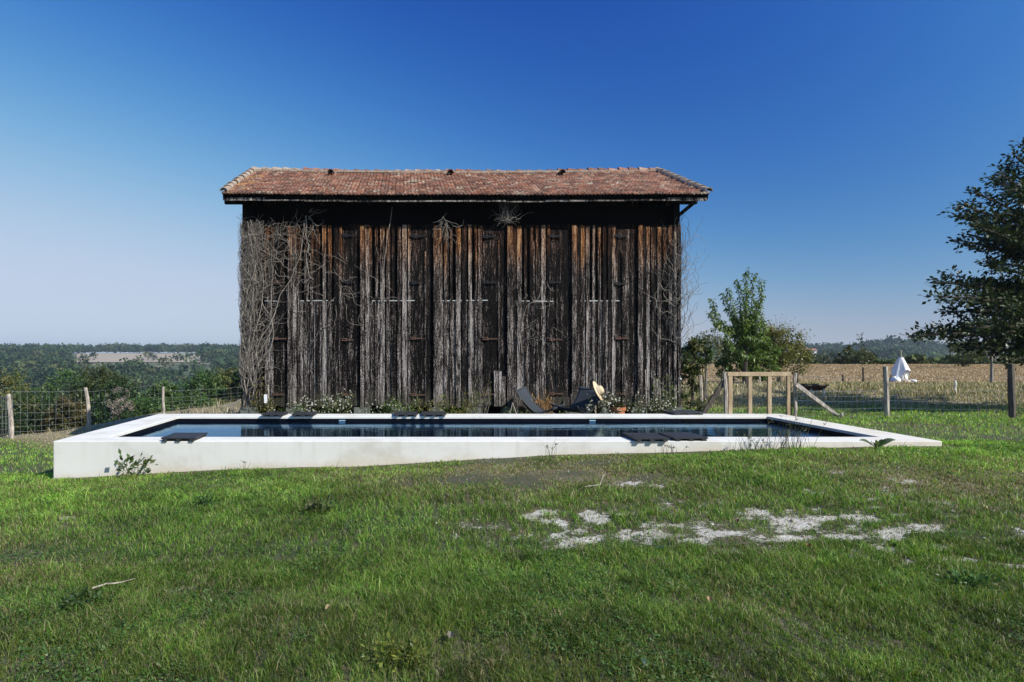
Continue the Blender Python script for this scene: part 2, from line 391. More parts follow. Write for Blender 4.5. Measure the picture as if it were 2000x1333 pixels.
DRYP = [(1800,930,200,40,.65),(1950,900,120,30,.6),(1500,960,200,35,.4),(700,1200,300,70,.45),(900,1270,250,60,.45),(1050,1200,150,60,.4),(400,940,250,14,.45),(900,960,300,20,.5),(850,925,480,22,.75),(1200,925,260,25,.7),(1650,900,260,16,.6),
        (1500,1180,120,40,.35),(60,960,80,20,.35)]
def mkell(L):
    out = []
    for px, py, rx, ry, s in L:
        x, D = at(px, py); out.append((x, D, rx * D / F, max(.05, ry * D * D / (1.45 * F)), s))
    return out
SANDE, BAREE, DRYE = mkell(SANDP), mkell(BAREP), mkell(DRYP)
def ell(E, x, y):
    v = np.zeros_like(x)
    for cx, cy, rx, ry, s in E:
        v = np.maximum(v, s * np.exp(-np.minimum(((x - cx) / rx) ** 2 + ((y - cy) / ry) ** 2, 30) * .75))
    return v
def xfence(y): return np.interp(y, [0, 5, 12, 17, 19.5, 24, 31, 45], [-13.5, -12.5, -11, -9.7, -8.9, -8.3, -7.3, -5])
def cover(x, y):
    n = fbm(x, y, .5, 21, 4); n2 = fbm(x, y, 1.7, 33, 4)
    e = ell(SANDE, x, y); n3 = fbm(x, y, .13, 88, 3); n4 = fbm(x * .38, y * 1.15, .30, 91, 4); sand = np.clip(np.clip(e * 1.7, 0, 1) * (.37 + .06 * (x > 3.2) + (n4 - .5) * 2.1 + (n3 - .5) * 3.6 + .3 * sst(e, .72, .95)), 0, 1)
    bare = np.clip(ell(BAREE, x, y) * (.75 + 1.6 * (n - .4)) * 1.25 + (n2 - .58) * 1.3, 0, 1)
    foot = np.exp(-((y - 8.95) / .16) ** 2) * (x > POOL[0] - .1) * (x < POOL[1] + .2) * np.clip(.3 + n * 1.1, 0, 1)
    bare = np.maximum(bare, foot)
    dry = np.clip(ell(DRYE, x, y) + (n2 - .5) * 1.5, 0, 1)
    # dry verge on the left slope, rough bank and stubble on the right
    dl = sst(y, 9.5, 12.5) * (x < -3.3) * sst(x - xfence(y) , -1.5, 1.0); dry = np.maximum(dry, np.where(x < -3.3, sst(y - (-x - 4.4) * 1.0, 11.0, 12.5), 0))
    dry = np.maximum(dry, sst(y, 16.6, 18.6) * (x > 3))
    return sand, bare, dry

def axis(lo, hi, f0, f1, fine, grow=1.12):
    a = list(np.arange(f0, f1, fine)); s = fine
    while a[-1] < hi: s *= grow; a.append(min(hi, a[-1] + s))
    s = fine; b = [f0]
    while b[-1] > lo: s *= grow; b.append(max(lo, b[-1] - s))
    return np.array(b[:0:-1] + a)
gx = axis(-1500, 1500, -6.5, 11, .075); gy = axis(-60, 2200, 2.2, 15, .075)
X, Y = np.meshgrid(gx, gy); Z = gz(X.ravel(), Y.ravel())
nx, ny = len(gx), len(gy)
idx = np.arange(nx * ny).reshape(ny, nx)
quads = np.stack([idx[:-1, :-1], idx[:-1, 1:], idx[1:, 1:], idx[1:, :-1]], -1).reshape(-1, 4)
xs, ys = X.ravel(), Y.ravel()
sa, ba, dr = cover(xs, ys)
farm = sst(ys, 75, 110)
gt = np.stack([sa, np.clip(dr * .9 - ba, 0, 1), farm], 1)
tag(mesh_obj('ground', np.stack([xs, ys, Z], 1), quads, M['ground'], tint=gt, smooth=True, k=4), 'sloping lawn and open fields around the pool and barn', 'ground', kind='structure')

# ------------------------------------------------------------------ grass
rng = np.random.default_rng(11)
def blades(x, y, h, w, lean, tint, bend=None, z0=None):
    n = len(x); z = gz(x, y) if z0 is None else z0
    a = rng.uniform(0, 2 * np.pi, n); dx, dy = np.cos(a), np.sin(a)              # lean direction
    f = rng.uniform(0, 2 * np.pi, n); wx, wy = np.cos(f) * w / 2, np.sin(f) * w / 2
    V = np.zeros((n, 5, 3))
    m = .5
    V[:, 0] = np.stack([x - wx, y - wy, z - .01], 1); V[:, 1] = np.stack([x + wx, y + wy, z - .01], 1)
    mx, my, mz = x + dx * lean * h * .30, y + dy * lean * h * .30, z + h * .58 * np.sqrt(np.clip(1 - (lean * .5) ** 2, .1, 1))
    V[:, 2] = np.stack([mx - wx * .8, my - wy * .8, mz], 1); V[:, 3] = np.stack([mx + wx * .8, my + wy * .8, mz], 1)
    V[:, 4] = np.stack([x + dx * lean * h * .95, y + dy * lean * h * .95, z + h * np.sqrt(np.clip(1 - (lean * .85) ** 2, .06, 1))], 1)
    b = (np.arange(n) * 5)[:, None]
    Fc = np.concatenate([b + np.array([[0, 1, 3]]), b + np.array([[0, 3, 2]]), b + np.array([[2, 3, 4]])], 1).reshape(-1, 3)
    return V.reshape(-1, 3), Fc, np.repeat(tint, 5, 0)
def join(L):
    V = []; Fc = []; T = []; o = 0
    for v, f, t in L: V.append(v); Fc.append(f + o); T.append(t); o += len(v)
    return np.concatenate(V), np.concatenate(Fc), np.concatenate(T)
GREENS = np.array([(.138, .280, .034), (.085, .200, .021), (.195, .330, .058), (.240, .300, .066)])
DRYC = np.array([(.22, .185, .085), (.28, .24, .12), (.17, .145, .06), (.34, .30, .18)])
def in_pool(x, y): return (x > POOL[0] - .02) & (x < POOL[1] + .02) & (y > POOL[2] - .015) & (y < POOL[3] + .05)
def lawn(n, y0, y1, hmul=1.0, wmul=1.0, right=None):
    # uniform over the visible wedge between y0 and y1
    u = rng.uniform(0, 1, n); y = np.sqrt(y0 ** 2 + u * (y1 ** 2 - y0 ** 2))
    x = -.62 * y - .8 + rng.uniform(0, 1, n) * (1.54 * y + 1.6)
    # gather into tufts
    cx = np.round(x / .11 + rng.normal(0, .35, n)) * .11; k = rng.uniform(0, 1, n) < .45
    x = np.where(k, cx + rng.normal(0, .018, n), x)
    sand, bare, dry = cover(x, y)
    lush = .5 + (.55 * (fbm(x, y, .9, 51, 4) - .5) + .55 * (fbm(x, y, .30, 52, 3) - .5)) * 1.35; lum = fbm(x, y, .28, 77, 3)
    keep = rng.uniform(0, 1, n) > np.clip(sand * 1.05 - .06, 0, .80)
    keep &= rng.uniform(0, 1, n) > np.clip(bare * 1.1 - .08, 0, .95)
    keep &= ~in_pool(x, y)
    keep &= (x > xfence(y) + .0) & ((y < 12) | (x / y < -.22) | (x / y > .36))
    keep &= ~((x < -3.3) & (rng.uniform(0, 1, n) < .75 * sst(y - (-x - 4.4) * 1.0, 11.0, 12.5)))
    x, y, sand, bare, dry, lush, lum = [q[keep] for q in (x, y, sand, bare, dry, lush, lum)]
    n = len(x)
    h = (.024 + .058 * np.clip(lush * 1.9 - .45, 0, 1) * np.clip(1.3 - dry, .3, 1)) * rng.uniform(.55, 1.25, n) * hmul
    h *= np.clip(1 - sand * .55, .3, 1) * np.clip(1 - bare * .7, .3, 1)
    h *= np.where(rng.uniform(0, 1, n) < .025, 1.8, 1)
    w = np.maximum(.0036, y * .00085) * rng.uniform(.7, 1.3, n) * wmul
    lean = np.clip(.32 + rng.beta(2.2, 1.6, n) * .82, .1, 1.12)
    # fresher turf beside the pool; near lawn darkened, part olive turf, part painted vignetting
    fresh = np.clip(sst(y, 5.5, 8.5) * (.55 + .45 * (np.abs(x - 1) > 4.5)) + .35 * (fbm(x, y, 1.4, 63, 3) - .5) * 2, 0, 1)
    dull_vignette = np.clip((1 - sst(y, 3.3, 4.9)) * .75 + (fbm(x, y, .8, 64, 3) - .5) * 1.2, 0, 1)
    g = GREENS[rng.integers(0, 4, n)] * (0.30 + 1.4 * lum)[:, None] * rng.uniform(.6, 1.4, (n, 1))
    g = g * (.82 + .55 * fresh)[:, None] * (1 - dull_vignette[:, None] * np.array([.36, .46, .44]))
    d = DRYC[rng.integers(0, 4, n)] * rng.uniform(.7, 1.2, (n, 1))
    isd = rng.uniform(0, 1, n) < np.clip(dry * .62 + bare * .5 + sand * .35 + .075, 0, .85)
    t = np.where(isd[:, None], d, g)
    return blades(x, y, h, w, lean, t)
def skirt(n, lo, hi, y0, y1):
    # the same turf carried on to either side of what the photo shows
    y = rng.uniform(y0, y1, n); x = lo(y) + rng.uniform(0, 1, n) * (hi(y) - lo(y)); k = (x > xfence(y)) & ~in_pool(x, y); x, y = x[k], y[k]; n = len(x)
    lum = fbm(x, y, .28, 77, 3); h = (.03 + .05 * fbm(x, y, .6, 51, 3)) * rng.uniform(.6, 1.3, n); g = GREENS[rng.integers(0, 4, n)] * (.5 + lum)[:, None] * rng.uniform(.6, 1.4, (n, 1)); d = DRYC[rng.integers(0, 4, n)]
    return blades(x, y, h, np.maximum(.006, y * .0011) * rng.uniform(.7, 1.3, n), np.clip(.3 + rng.beta(2, 2, n) * .8, .1, 1.1), np.where((rng.uniform(0, 1, n) < .12)[:, None], d, g))
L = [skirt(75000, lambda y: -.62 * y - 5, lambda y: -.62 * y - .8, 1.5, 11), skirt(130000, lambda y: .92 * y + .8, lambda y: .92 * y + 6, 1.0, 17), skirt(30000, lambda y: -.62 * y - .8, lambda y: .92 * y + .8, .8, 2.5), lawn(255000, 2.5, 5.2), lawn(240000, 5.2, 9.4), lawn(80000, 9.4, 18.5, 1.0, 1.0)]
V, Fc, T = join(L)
def clover(n, y0, y1):
    # small round leaves of clover and plantain low in the turf
    u = rng.uniform(0, 1, n); y = np.sqrt(y0 ** 2 + u * (y1 ** 2 - y0 ** 2)); x = rng.uniform(-.62, .92, n) * y
    pch = fbm(x, y, .55, 71, 3); sand, bare, dry = cover(x, y)
    k = (pch > .53) & (sand < .2) & (bare < .4) & ~in_pool(x, y) & (x > xfence(y)); x, y, pch = x[k], y[k], pch[k]; n = len(x)
    z = gz(x, y) + rng.uniform(.012, .045, n); s = rng.uniform(.0035, .009, n) * np.maximum(1, y / 6); a = rng.uniform(0, 6.283, n); t = rng.normal(0, .35, (n, 2)); V = np.zeros((n, 5, 3))
    for i in range(5):
        b = a + i * 1.2566; V[:, i] = np.stack([x + np.cos(b) * s, y + np.sin(b) * s * .8, z + (np.cos(b) * t[:, 0] + np.sin(b) * t[:, 1]) * s], 1)
    f = (np.arange(n) * 5)[:, None]; Fq = np.concatenate([f + np.array([[0, 1, 2]]), f + np.array([[0, 2, 3]]), f + np.array([[0, 3, 4]])], 1).reshape(-1, 3)
    c = np.array([(.06, .14, .03), (.09, .17, .05), (.045, .105, .022), (.12, .17, .06)])[rng.integers(0, 4, n)] * rng.uniform(.7, 1.25, (n, 1))
    return V.reshape(-1, 3), Fq, np.repeat(c, 5, 0)
V, Fc, T = join([(V, Fc, T), clover(60000, 2.9, 5.5), clover(40000, 5.5, 9)])
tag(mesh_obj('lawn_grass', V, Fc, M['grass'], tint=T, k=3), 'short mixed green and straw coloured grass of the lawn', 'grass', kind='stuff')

# rough dry grass: the bank and the stubble field on the right, the verge on the left
def rough(n, y0, y1, a0, a1, h0, h1, wm, cols, thr=0, seed=3, verge=False):
    u = rng.uniform(0, 1, n); y = np.sqrt(y0 ** 2 + u * (y1 ** 2 - y0 ** 2)); x = rng.uniform(a0, a1, n) * y
    c = fbm(x, y, 1.2, seed, 3); k = (c > thr) & (x > xfence(y) - .6)
    if verge: k &= rng.uniform(0, 1, n) < sst(y - (-x - 4.4) * 1.0, 11.0, 12.5)
    x, y, c = x[k], y[k], c[k]; n = len(x)
    h = rng.uniform(h0, h1, n) * np.clip(c * 2.2 - .3, .25, 1.5)
    w = np.maximum(.005, y * .0011) * rng.uniform(.7, 1.4, n) * wm
    t = cols[rng.integers(0, len(cols), n)] * rng.uniform(.65, 1.25, (n, 1)) * (.7 + .6 * fbm(x, y, .6, seed + 9, 2))[:, None]
    return blades(x, y, h, w, np.clip(rng.beta(2, 2, n), .1, 1), t)
BANK = np.array([(.46, .38, .25), (.37, .32, .19), (.24, .27, .11), (.52, .43, .30), (.19, .22, .09)])
STUB = np.array([(.42, .29, .175), (.48, .35, .215), (.32, .215, .125), (.54, .42, .275)])
V, Fc, T = join([rough(42000, 16.8, 25, .36, 1.1, .03, .10, 1.0, BANK, .15), rough(4500, 19.2, 22.5, .38, 1.0, .07, .22, 1.1, BANK, .52, 8)])
tag(mesh_obj('bank_grass', V, Fc, M['dry'], tint=T, k=3), 'long tangled dry grass on the bank beyond the wire fence', 'grass', kind='stuff')
V, Fc, T = join([rough(90000, 24, 66, .36, .92, .03, .085, .9, STUB, .0)])
tag(mesh_obj('field_grass', V, Fc, M['dry'], tint=T, k=3), 'pale brown stubble of the dry field behind the bank', 'grass', kind='stuff')
VERGE = np.array([(.36, .31, .20), (.28, .25, .13), (.20, .20, .09), (.42, .37, .26)])
V, Fc, T = join([rough(22000, 11, 31, -.62, -.215, .012, .045, .9, VERGE, .1, verge=True), rough(1600, 18, 31, -.62, -.21, .10, .30, 1.1, VERGE, .5, verge=True)])
tag(mesh_obj('verge_grass', V, Fc, M['dry'], tint=T, k=3), 'mown dry grass between the pool and the left fence', 'grass', kind='stuff')

# crumbs of chalk and small stones on the bare patches
n = 11000; u = rng.uniform(0, 1, n); y = np.sqrt(3.3 ** 2 + u * (8.9 ** 2 - 3.3 ** 2)); x = rng.uniform(-.62, .92, n) * y
sand, bare, dry = cover(x, y); k = (rng.uniform(0, 1, n) < np.clip(sand * 1.2 + bare * .25, 0, 1)) & ~in_pool(x, y); x, y = x[k], y[k]; n = len(x)
s_ = rng.gamma(2.0, .0022, n) + .0025; z = gz(x, y) + s_ * .25
O = np.array([(1, 0, 0), (0, 1, 0), (-1, 0, 0), (0, -1, 0), (0, 0, .8), (0, 0, -.8)]); V = np.stack([x, y, z], 1)[:, None, :] + O[None] * s_[:, None, None] * rng.uniform(.6, 1.4, (n, 6, 1))
fo = np.array([(0, 1, 4), (1, 2, 4), (2, 3, 4), (3, 0, 4), (1, 0, 5), (2, 1, 5), (3, 2, 5), (0, 3, 5)]); Fc = (np.arange(n)[:, None, None] * 6 + fo[None]).reshape(-1, 3)
T = np.array([(.52, .49, .42), (.40, .36, .29), (.62, .59, .53), (.30, .25, .18)])[rng.integers(0, 4, n)] * rng.uniform(.7, 1.15, (n, 1))
tag(mesh_obj('gravel', V.reshape(-1, 3), Fc, M['dry'], tint=np.repeat(T, 6, 0), k=3), 'pale chalk crumbs and small stones on the bare patches of the lawn', 'gravel', kind='stuff')
# ------------------------------------------------------------------ barn
YW = 14.7                                          # front plane of the wall
XL, XR = PX(472, YW), PX(1330, YW)
ZB, ZT = PZ(795, YW), PZ(439, YW)                  # foot of the boards, top of the boards
YE, YR = 14.33, 17.2                               # eave and ridge
ZE, ZR = PZ(379, YE), PZ(336, YR)
EX0, EX1 = PX(434, YE), PX(1385, YE)
YB = 2 * YR - YW                                   # back wall
barn = thing('barn', 'tall weathered dark timber drying barn with a red tiled roof behind the pool', 'barn', ((XL + XR) / 2, YW, .05))
def bpx(px): return PX(px, YW)
posts = [(566, 8), (707.5, 8), (851.5, 9), (996.5, 11), (1121.5, 9), (1250, 9)]
fixed = [(472, 533), (572, 668), (713, 802), (857, 943), (1003, 1073), (1127, 1202), (1255, 1330)]
shut = [(534, 561), (669, 702), (803, 846), (944, 990), (1074, 1116), (1203, 1245)]
ledges = [(517, 541), (582, 668), (713, 810), (854, 953), (996, 1081), (1125, 1210), (1258, 1285)]
ZL = PZ(588, YW)
rb = random.Random(5)
wall = MB()
# backing boards, dark
x = XL
while x < XR:
    w = rb.uniform(.11, .17); x2 = min(x + w, XR)
    wall.box(x, x2 - .004, YW + .050 + rb.uniform(0, .006), YW + .08, ZB + rb.uniform(-.01, .03), ZT + rb.uniform(-.02, .03), (rb.uniform(-.05, .16), rb.uniform(.2, .9), rb.random()))
    x = x2
for (a, b), (la, lb) in zip(fixed, ledges):
    # cover battens over the joints, full height
    xa, xb = bpx(a), bpx(b); n = max(3, round((b - a) / 11.5)); p = (xb - xa) / n
    for i in range(n + 1):
        c = xa + p * i + rb.uniform(-.012, .012); w = rb.choice([.05, .06, .065, .075, .09])
        if i == 0: c += w / 2
        if i == n: c -= w / 2
        r = rb.choice([.22, .36, .46, .54, .62, .44])
        wall.box(c - w / 2, c + w / 2, YW + rb.uniform(-.006, .006), YW + .05, ZB + rb.uniform(-.03, .03), ZT - rb.uniform(.0, .05), (r, rb.uniform(.35, 1.0), rb.random()), jt=.005)
        if rb.random() < .35:       # a second slimmer board beside it
            w2 = rb.uniform(.02, .04); c2 = c + w / 2 + w2 / 2 + .004
            wall.box(c2 - w2 / 2, c2 + w2 / 2, YW + rb.uniform(.012, .03), YW + .05, ZB + rb.uniform(-.02, .03), ZT - rb.uniform(.0, .5), (rb.uniform(.15, .5), rb.uniform(.2, .9), rb.random()), jt=.004)
    # lower boards between the battens, up to the ledge
    xa, xb = bpx(max(la, a)), bpx(min(lb, b)); x = xa
    while x < xb - .03:
        w = rb.uniform(.06, .13); x2 = min(x + w, xb)
        wall.box(x, x2 - .005, YW + .012 + rb.uniform(-.004, .014), YW + .05, ZB + rb.uniform(-.03, .05), ZL - .012, (rb.choice([.18, .34, .46, .54, .66, .44]), .2, rb.random()), jt=.004)
        x = x2
# short pale boards nailed over the foot of the wall
for a, b, top, r in ((965, 973, 725, .62), (974, 979, 726, .72), (980, 988, 735, .5), (1115, 1122, 770, .5), (1073, 1112, 776, .34), (1030, 1064, 778, .4), (1186, 1212, 770, .36), (1240, 1262, 770, .42), (1275, 1288, 740, .5)):
    wall.box(bpx(a), bpx(b), YW - .022, YW - .008, PZ(794, YW), PZ(top, YW), (r, .1, rb.random()), jt=.003)
# left-hand corner boards
for i in range(4):
    xa = XL + .002 + i * .075
    wall.box(xa, xa + .07, YW + .005 - .002 * i, YW + .05, ZB + rb.uniform(-.02, .01), ZT, (rb.uniform(.34, .5), .3, rb.random()), jt=.004)
wall.build('wall', M['wood'], barn)
side = MB()
for X0, X1 in ((XL, XL + .03), (XR - .03, XR)):
    y = YW + .081
    while y < YB:
        side.box(X0, X1, y, y + .145, ZB + rb.uniform(-.02, .02), ZT - .05, (rb.uniform(.2, .5), .4, rb.random()), jt=0); y += .15
y = XL
while y < XR: side.box(y, y + .145, YB, YB + .03, ZB, ZT + .3, (rb.uniform(.2, .5), .4, rb.random())); y += .15
side.build('side_wall', M['wood'], barn)
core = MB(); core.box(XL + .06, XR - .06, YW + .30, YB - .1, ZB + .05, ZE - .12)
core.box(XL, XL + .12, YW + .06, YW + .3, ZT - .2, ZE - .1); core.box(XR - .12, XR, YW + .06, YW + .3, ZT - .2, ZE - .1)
core.build('loft_gap_shade', M['black'], barn)  # near-black core stands in for the unlit inside behind the ventilation gap
for X0, X1 in ((XL, XL + .03), (XR - .03, XR)):
    gab = MB(); z0 = ZT - .049
    v = [(X0, YW + .09, z0), (X0, YB, z0), (X0, YB, ZE - .03), (X0, YR, ZR - .12), (X0, YW + .09, ZE + .02)]
    v += [(X1, b, c) for a, b, c in v]
    gab.add(v, [(0, 1, 2, 3, 4), (9, 8, 7, 6, 5)] + [(i, i + 5, (i + 1) % 5 + 5, (i + 1) % 5) for i in range(5)], (.2, .3, .4)); gab.build('gable', M['wood'], barn)
pm = MB()
for c, w in posts:
    pm.v, pm.f, pm.c = [], [], []
    pm.box(bpx(c - w / 2), bpx(c + w / 2), YW - .03, YW + .049, ZB - .02, ZT - .02, (rb.uniform(.46, .56), .75 if c > 700 else .6, rb.random()), jt=.006)
    pm.build('frame_post', M['wood'], barn)
for a, b in ledges:
    m = MB(); m.bar((bpx(a), YW + .022, ZL), (bpx(b), YW + .022, ZL + rb.uniform(-.012, .012)), .034, .019); m.build('ledge_strip', M['zinc'], barn)
HZ = [463, 555, 664, 773]
for k, (a, b) in enumerate(shut):
    m = MB(); x = bpx(a) + .004; xe = bpx(b) - .004; n = 3 if b - a > 30 else 2; w = (xe - x) / n
    for i in range(n):
        m.box(x + w * i, x + w * (i + 1) - .006, YW + .020 + rb.uniform(0, .008), YW + .0495, ZB + rb.uniform(.0, .03), ZT - .09, (rb.uniform(.14, .34), .2, rb.random()), jt=.002)  # dark boards; the tint also stands in for shade in the recess
    if rb.random() < .8:
        c = x + w * rb.choice([1, 2]); m.box(c - .02, c + .02, YW + .004, YW + .0195, ZB + .02, ZT - rb.uniform(.1, 1.2), (rb.uniform(.3, .44), .7, rb.random()), jt=.004)
    so = m.build('shutter', M['wood'], barn)
    for hy in HZ:
        if k == 0 and hy < 500: continue
        h = MB(); hz = PZ(hy + rb.uniform(-2, 2), YW); xh = bpx(a)
        h.box(xh - .02, xh + .075, YW - .020, YW - .008, hz - .004, hz + .016); h.box(xh - .02, xh + .075, YW - .020, YW - .008, hz + .034, hz + .052)
        h.box(xh + .07, xh + .095, YW - .022, YW - .006, hz - .008, hz + .056); h.box(xh + .09, xh + rb.uniform(.22, .3), YW - .018, YW - .006, hz + .008, hz + .03)
        h.build('hinge', M['rust'] if hy > 600 or rb.random() < .3 else M['frame'], so)
ps = MB()
for px in (487, 575, 708, 780, 852, 925, 998, 1060, 1122, 1190, 1250, 1318):
    ps.v, ps.f, ps.c = [], [], []
    ps.box(bpx(px) - .17, bpx(px) + .15, YW - .02, YW + .3, -.1, ZB - .012, jt=.02); ps.build('plinth_block', M['stone'], barn)
bk = MB(); bk.box(XL + .1, XR - .1, YW + .5, YW + .55, -.1, ZB); bk.build('underfloor_shade', M['black'], barn)  # near-black sheet stands in for the shade under the barn

# roof
SL = math.hypot(YR - YE, ZR - ZE); dy, dz = (YR - YE) / SL, (ZR - ZE) / SL; ny_, nz_ = -dz, dy
def sag(x): return -.055 * (1 - ((x - (EX0 + EX1) / 2) / ((EX1 - EX0) / 2)) ** 2) + .012 * math.sin(x * 1.7)
def roof_pt(x, v, h):
    s = sag(x) * (.35 + .65 * v / SL)
    return (x, YE + dy * v + ny_ * h, ZE + dz * v + nz_ * h + s)
rows, cols = 16, 62; dv = SL / rows; du = (EX1 - EX0) / cols
V = []; Q = []; T = []
prof = [0, .012, .022, .012, .002, .012, .022, .012, 0]
rr = random.Random(3)
TC = [(.205, .080, .047), (.16, .066, .042), (.255, .112, .068), (.23, .115, .075), (.12, .055, .038), (.29, .165, .11)]
for r in range(rows):
    for c in range(cols):
        x0 = EX0 + c * du; v0 = r * dv - rr.uniform(0, .02) - (.03 if r == 0 else 0); lift = rr.uniform(0, .016); tilt = rr.uniform(-.008, .008)
        tc = np.array(rr.choice(TC)) * rr.uniform(.7, 1.3); b = len(V)
        for vv, hh in ((v0, -.004), (v0, .034 + lift), (v0 + dv * 1.04, .012)):
            for i, p in enumerate(prof):
                V.append(roof_pt(x0 + du * i / 8, vv, hh + p + tilt * (i - 4) / 4)); T.append(tc)
        for j in range(2):
            for i in range(8): Q.append((b + j * 9 + i, b + j * 9 + i + 1, b + (j + 1) * 9 + i + 1, b + (j + 1) * 9 + i))
roof = mesh_obj('roof', V, Q, M['tile'], barn, tint=np.array(T), k=4)
bs = MB(); nseg = 24
for i in range(nseg):       # deck under the tiles and the rear slope
    xa, xb = EX0 + .02 + (EX1 - EX0 - .04) * i / nseg, EX0 + .02 + (EX1 - EX0 - .04) * (i + 1) / nseg
    v = [roof_pt(xa, .06, -.02), roof_pt(xb, .06, -.02), roof_pt(xb, SL, -.02), roof_pt(xa, SL, -.02)]
    v += [(a, b, c - .03) for a, b, c in v]
    bs.add(v, [(0, 1, 2, 3), (7, 6, 5, 4), (0, 4, 5, 1), (1, 5, 6, 2), (3, 2, 6, 7), (0, 3, 7, 4)], (.08, 0, .3))
    m2 = [(a, 2 * YR - b, c) for a, b, c in v]
    bs.add(m2, [(3, 2, 1, 0), (4, 5, 6, 7), (1, 5, 4, 0), (2, 6, 5, 1), (7, 6, 2, 3), (4, 7, 3, 0)], (.08, 0, .3))
bs.build('deck', M['wood'], roof)
bk = MB()
for i in range(nseg):
    xa, xb = EX0 + (EX1 - EX0) * i / nseg, EX0 + (EX1 - EX0) * (i + 1) / nseg
    v = [roof_pt(xb, -.02, .03), roof_pt(xa, -.02, .03), roof_pt(xa, SL, .03), roof_pt(xb, SL, .03)]
    bk.add([(a, 2 * YR - b, c) for a, b, c in v], [(0, 1, 2, 3)], (.20, .09, .06))
bk.build('rear_slope', M['tile'], roof)
def halftile(mb, p, q, r0, r1, up, c):
    p = Vector(p); q = Vector(q); d = (q - p).normalized(); a = d.cross(Vector(up)).normalized(); b = a.cross(d)
    n = 7; vs = []
    for pt, r in ((p, r0), (q, r1), (p, r0 - .018), (q, r1 - .018)):
        for j in range(n): t = math.pi * (j / (n - 1)); vs.append(pt + a * math.cos(t) * r + b * math.sin(t) * r)
    fs = []
    for j in range(n - 1):
        fs += [(j, j + 1, n + j + 1, n + j), (2 * n + j + 1, 2 * n + j, 3 * n + j, 3 * n + j + 1), (j + 1, j, 2 * n + j, 2 * n + j + 1), (n + j, n + j + 1, 3 * n + j + 1, 3 * n + j)]
    mb.add(vs, fs, c)
nr = 40
for i in range(nr):
    m = MB(); xa = EX0 + (EX1 - EX0) * i / nr; xb = EX0 + (EX1 - EX0) * (i + 1) / nr + .03
    za, zb = ZR + sag(xa) + .0, ZR + sag(xb) + .0
    pale = xa < PX(585, YR); tc = np.array(rr.choice(TC)) * (1.3 if not pale else 1.8)
    if pale: tc = np.array((.42, .27, .19)) * rr.uniform(.85, 1.1)
    j = rr.uniform(-.008, .012)
    halftile(m, (xb, YR, zb + j - .01), (xa, YR, za + j + .012), .085, .105, (0, 0, 1), tuple(tc))
    m.build('ridge_tile', M['tile'] if not pale else M['pale_tile'], roof)
mm = MB(); mm.bar(roof_pt(EX0 + .1, SL - .13, .04), roof_pt((EX0 + EX1) / 2, SL - .13, .04), .13, .05); mm.bar(roof_pt((EX0 + EX1) / 2, SL - .13, .04), roof_pt(EX1 - .1, SL - .13, .04), .13, .05)
mm.build('ridge_mortar', M['pale_tile'], roof)
for X0 in (EX0 + .03, EX1 - .03):
    for i in range(9):
        m = MB(); a = SL * i / 9; b = SL * (i + 1) / 9 + .04; j = rr.uniform(-.012, .012)
        halftile(m, roof_pt(X0 + j, a - .03, .055), roof_pt(X0 + j, b, .035), .085, .068, (0, ny_, nz_), (.4, .3, .22))
        m.build('verge_tile', M['pale_tile'], roof)
        if X0 < 0 or True:
            m = MB(); halftile(m, tuple((p[0], 2 * YR - p[1], p[2]) for p in [roof_pt(X0, b, .035)])[0], tuple((p[0], 2 * YR - p[1], p[2]) for p in [roof_pt(X0, a - .03, .06)])[0], .085, .105, (0, -ny_, nz_), (.4, .3, .22))
            m.build('verge_tile', M['pale_tile'], roof)
for px in (647, 879, 1096):
    D = 16.75; xx = PX(px, D); v = (D - YE) / dy
    m = MB(); p = Vector(roof_pt(xx, v, .02)); halftile(m, p + Vector((0, -.16, .035)), p + Vector((0, .22, .08)), .08, .05, (0, 0, 1), (.16, .07, .05))
    vo = m.build('vent_tile', M['tile'], roof)
    m = MB(); n = 9; vs = [p + Vector((math.cos(math.pi * j / (n - 1)) * .064, -.145, .034 + math.sin(math.pi * j / (n - 1)) * .064)) for j in range(n)]
    m.add(vs + [a + Vector((0, .02, 0)) for a in vs], [tuple(range(n - 1, -1, -1)), tuple(range(n, 2 * n))] + [(j, j + 1, n + j + 1, n + j) for j in range(n - 1)]); m.build('vent_opening', M['black'], vo)
# eaves
m = MB(); N = 12
for i in range(N):
    xa, xb = EX0 + .03 + (EX1 - EX0 - .06) * i / N, EX0 + .03 + (EX1 - EX0 - .06) * (i + 1) / N
    za = ZE - .125 + sag((xa + xb) / 2) * .5
    m.box(xa, xb - .003, YE + .075, YE + .10, za + .02, za + .13, (rb.uniform(-.1, .1), 0, rb.random()))  # dark tint paints the shadow of the overhanging tiles
m.build('fascia_shaded', M['wood'], barn)
m = MB()
for i in range(N):
    xa, xb = EX0 + .03 + (EX1 - EX0 - .06) * i / N, EX0 + .03 + (EX1 - EX0 - .06) * (i + 1) / N
    za = ZE - .125 + sag((xa + xb) / 2) * .5; j = rb.uniform(-.006, .006)
    m.box(xa, xb - .003, YE + .03, YE + .072, za + j, za + j + rb.uniform(.022, .034) + (.03 if i == N - 1 or i == 0 else 0), (rb.uniform(.45, .75), 0, rb.random()))  # pale tint paints the sunlit lower edge of the eaves
m.build('eave_lit_strip', M['wood'], barn)
x = EX0 + .12
while x < EX1:
    m = MB(); m.bar((x, YE + .055, ZE - .065), (x, YW + .4, ZE - .065 + (YW + .4 - YE) * dz / dy), .06, .09, c=(.05, 0, rb.random())); x += .62; m.build('rafter', M['wood'], barn)
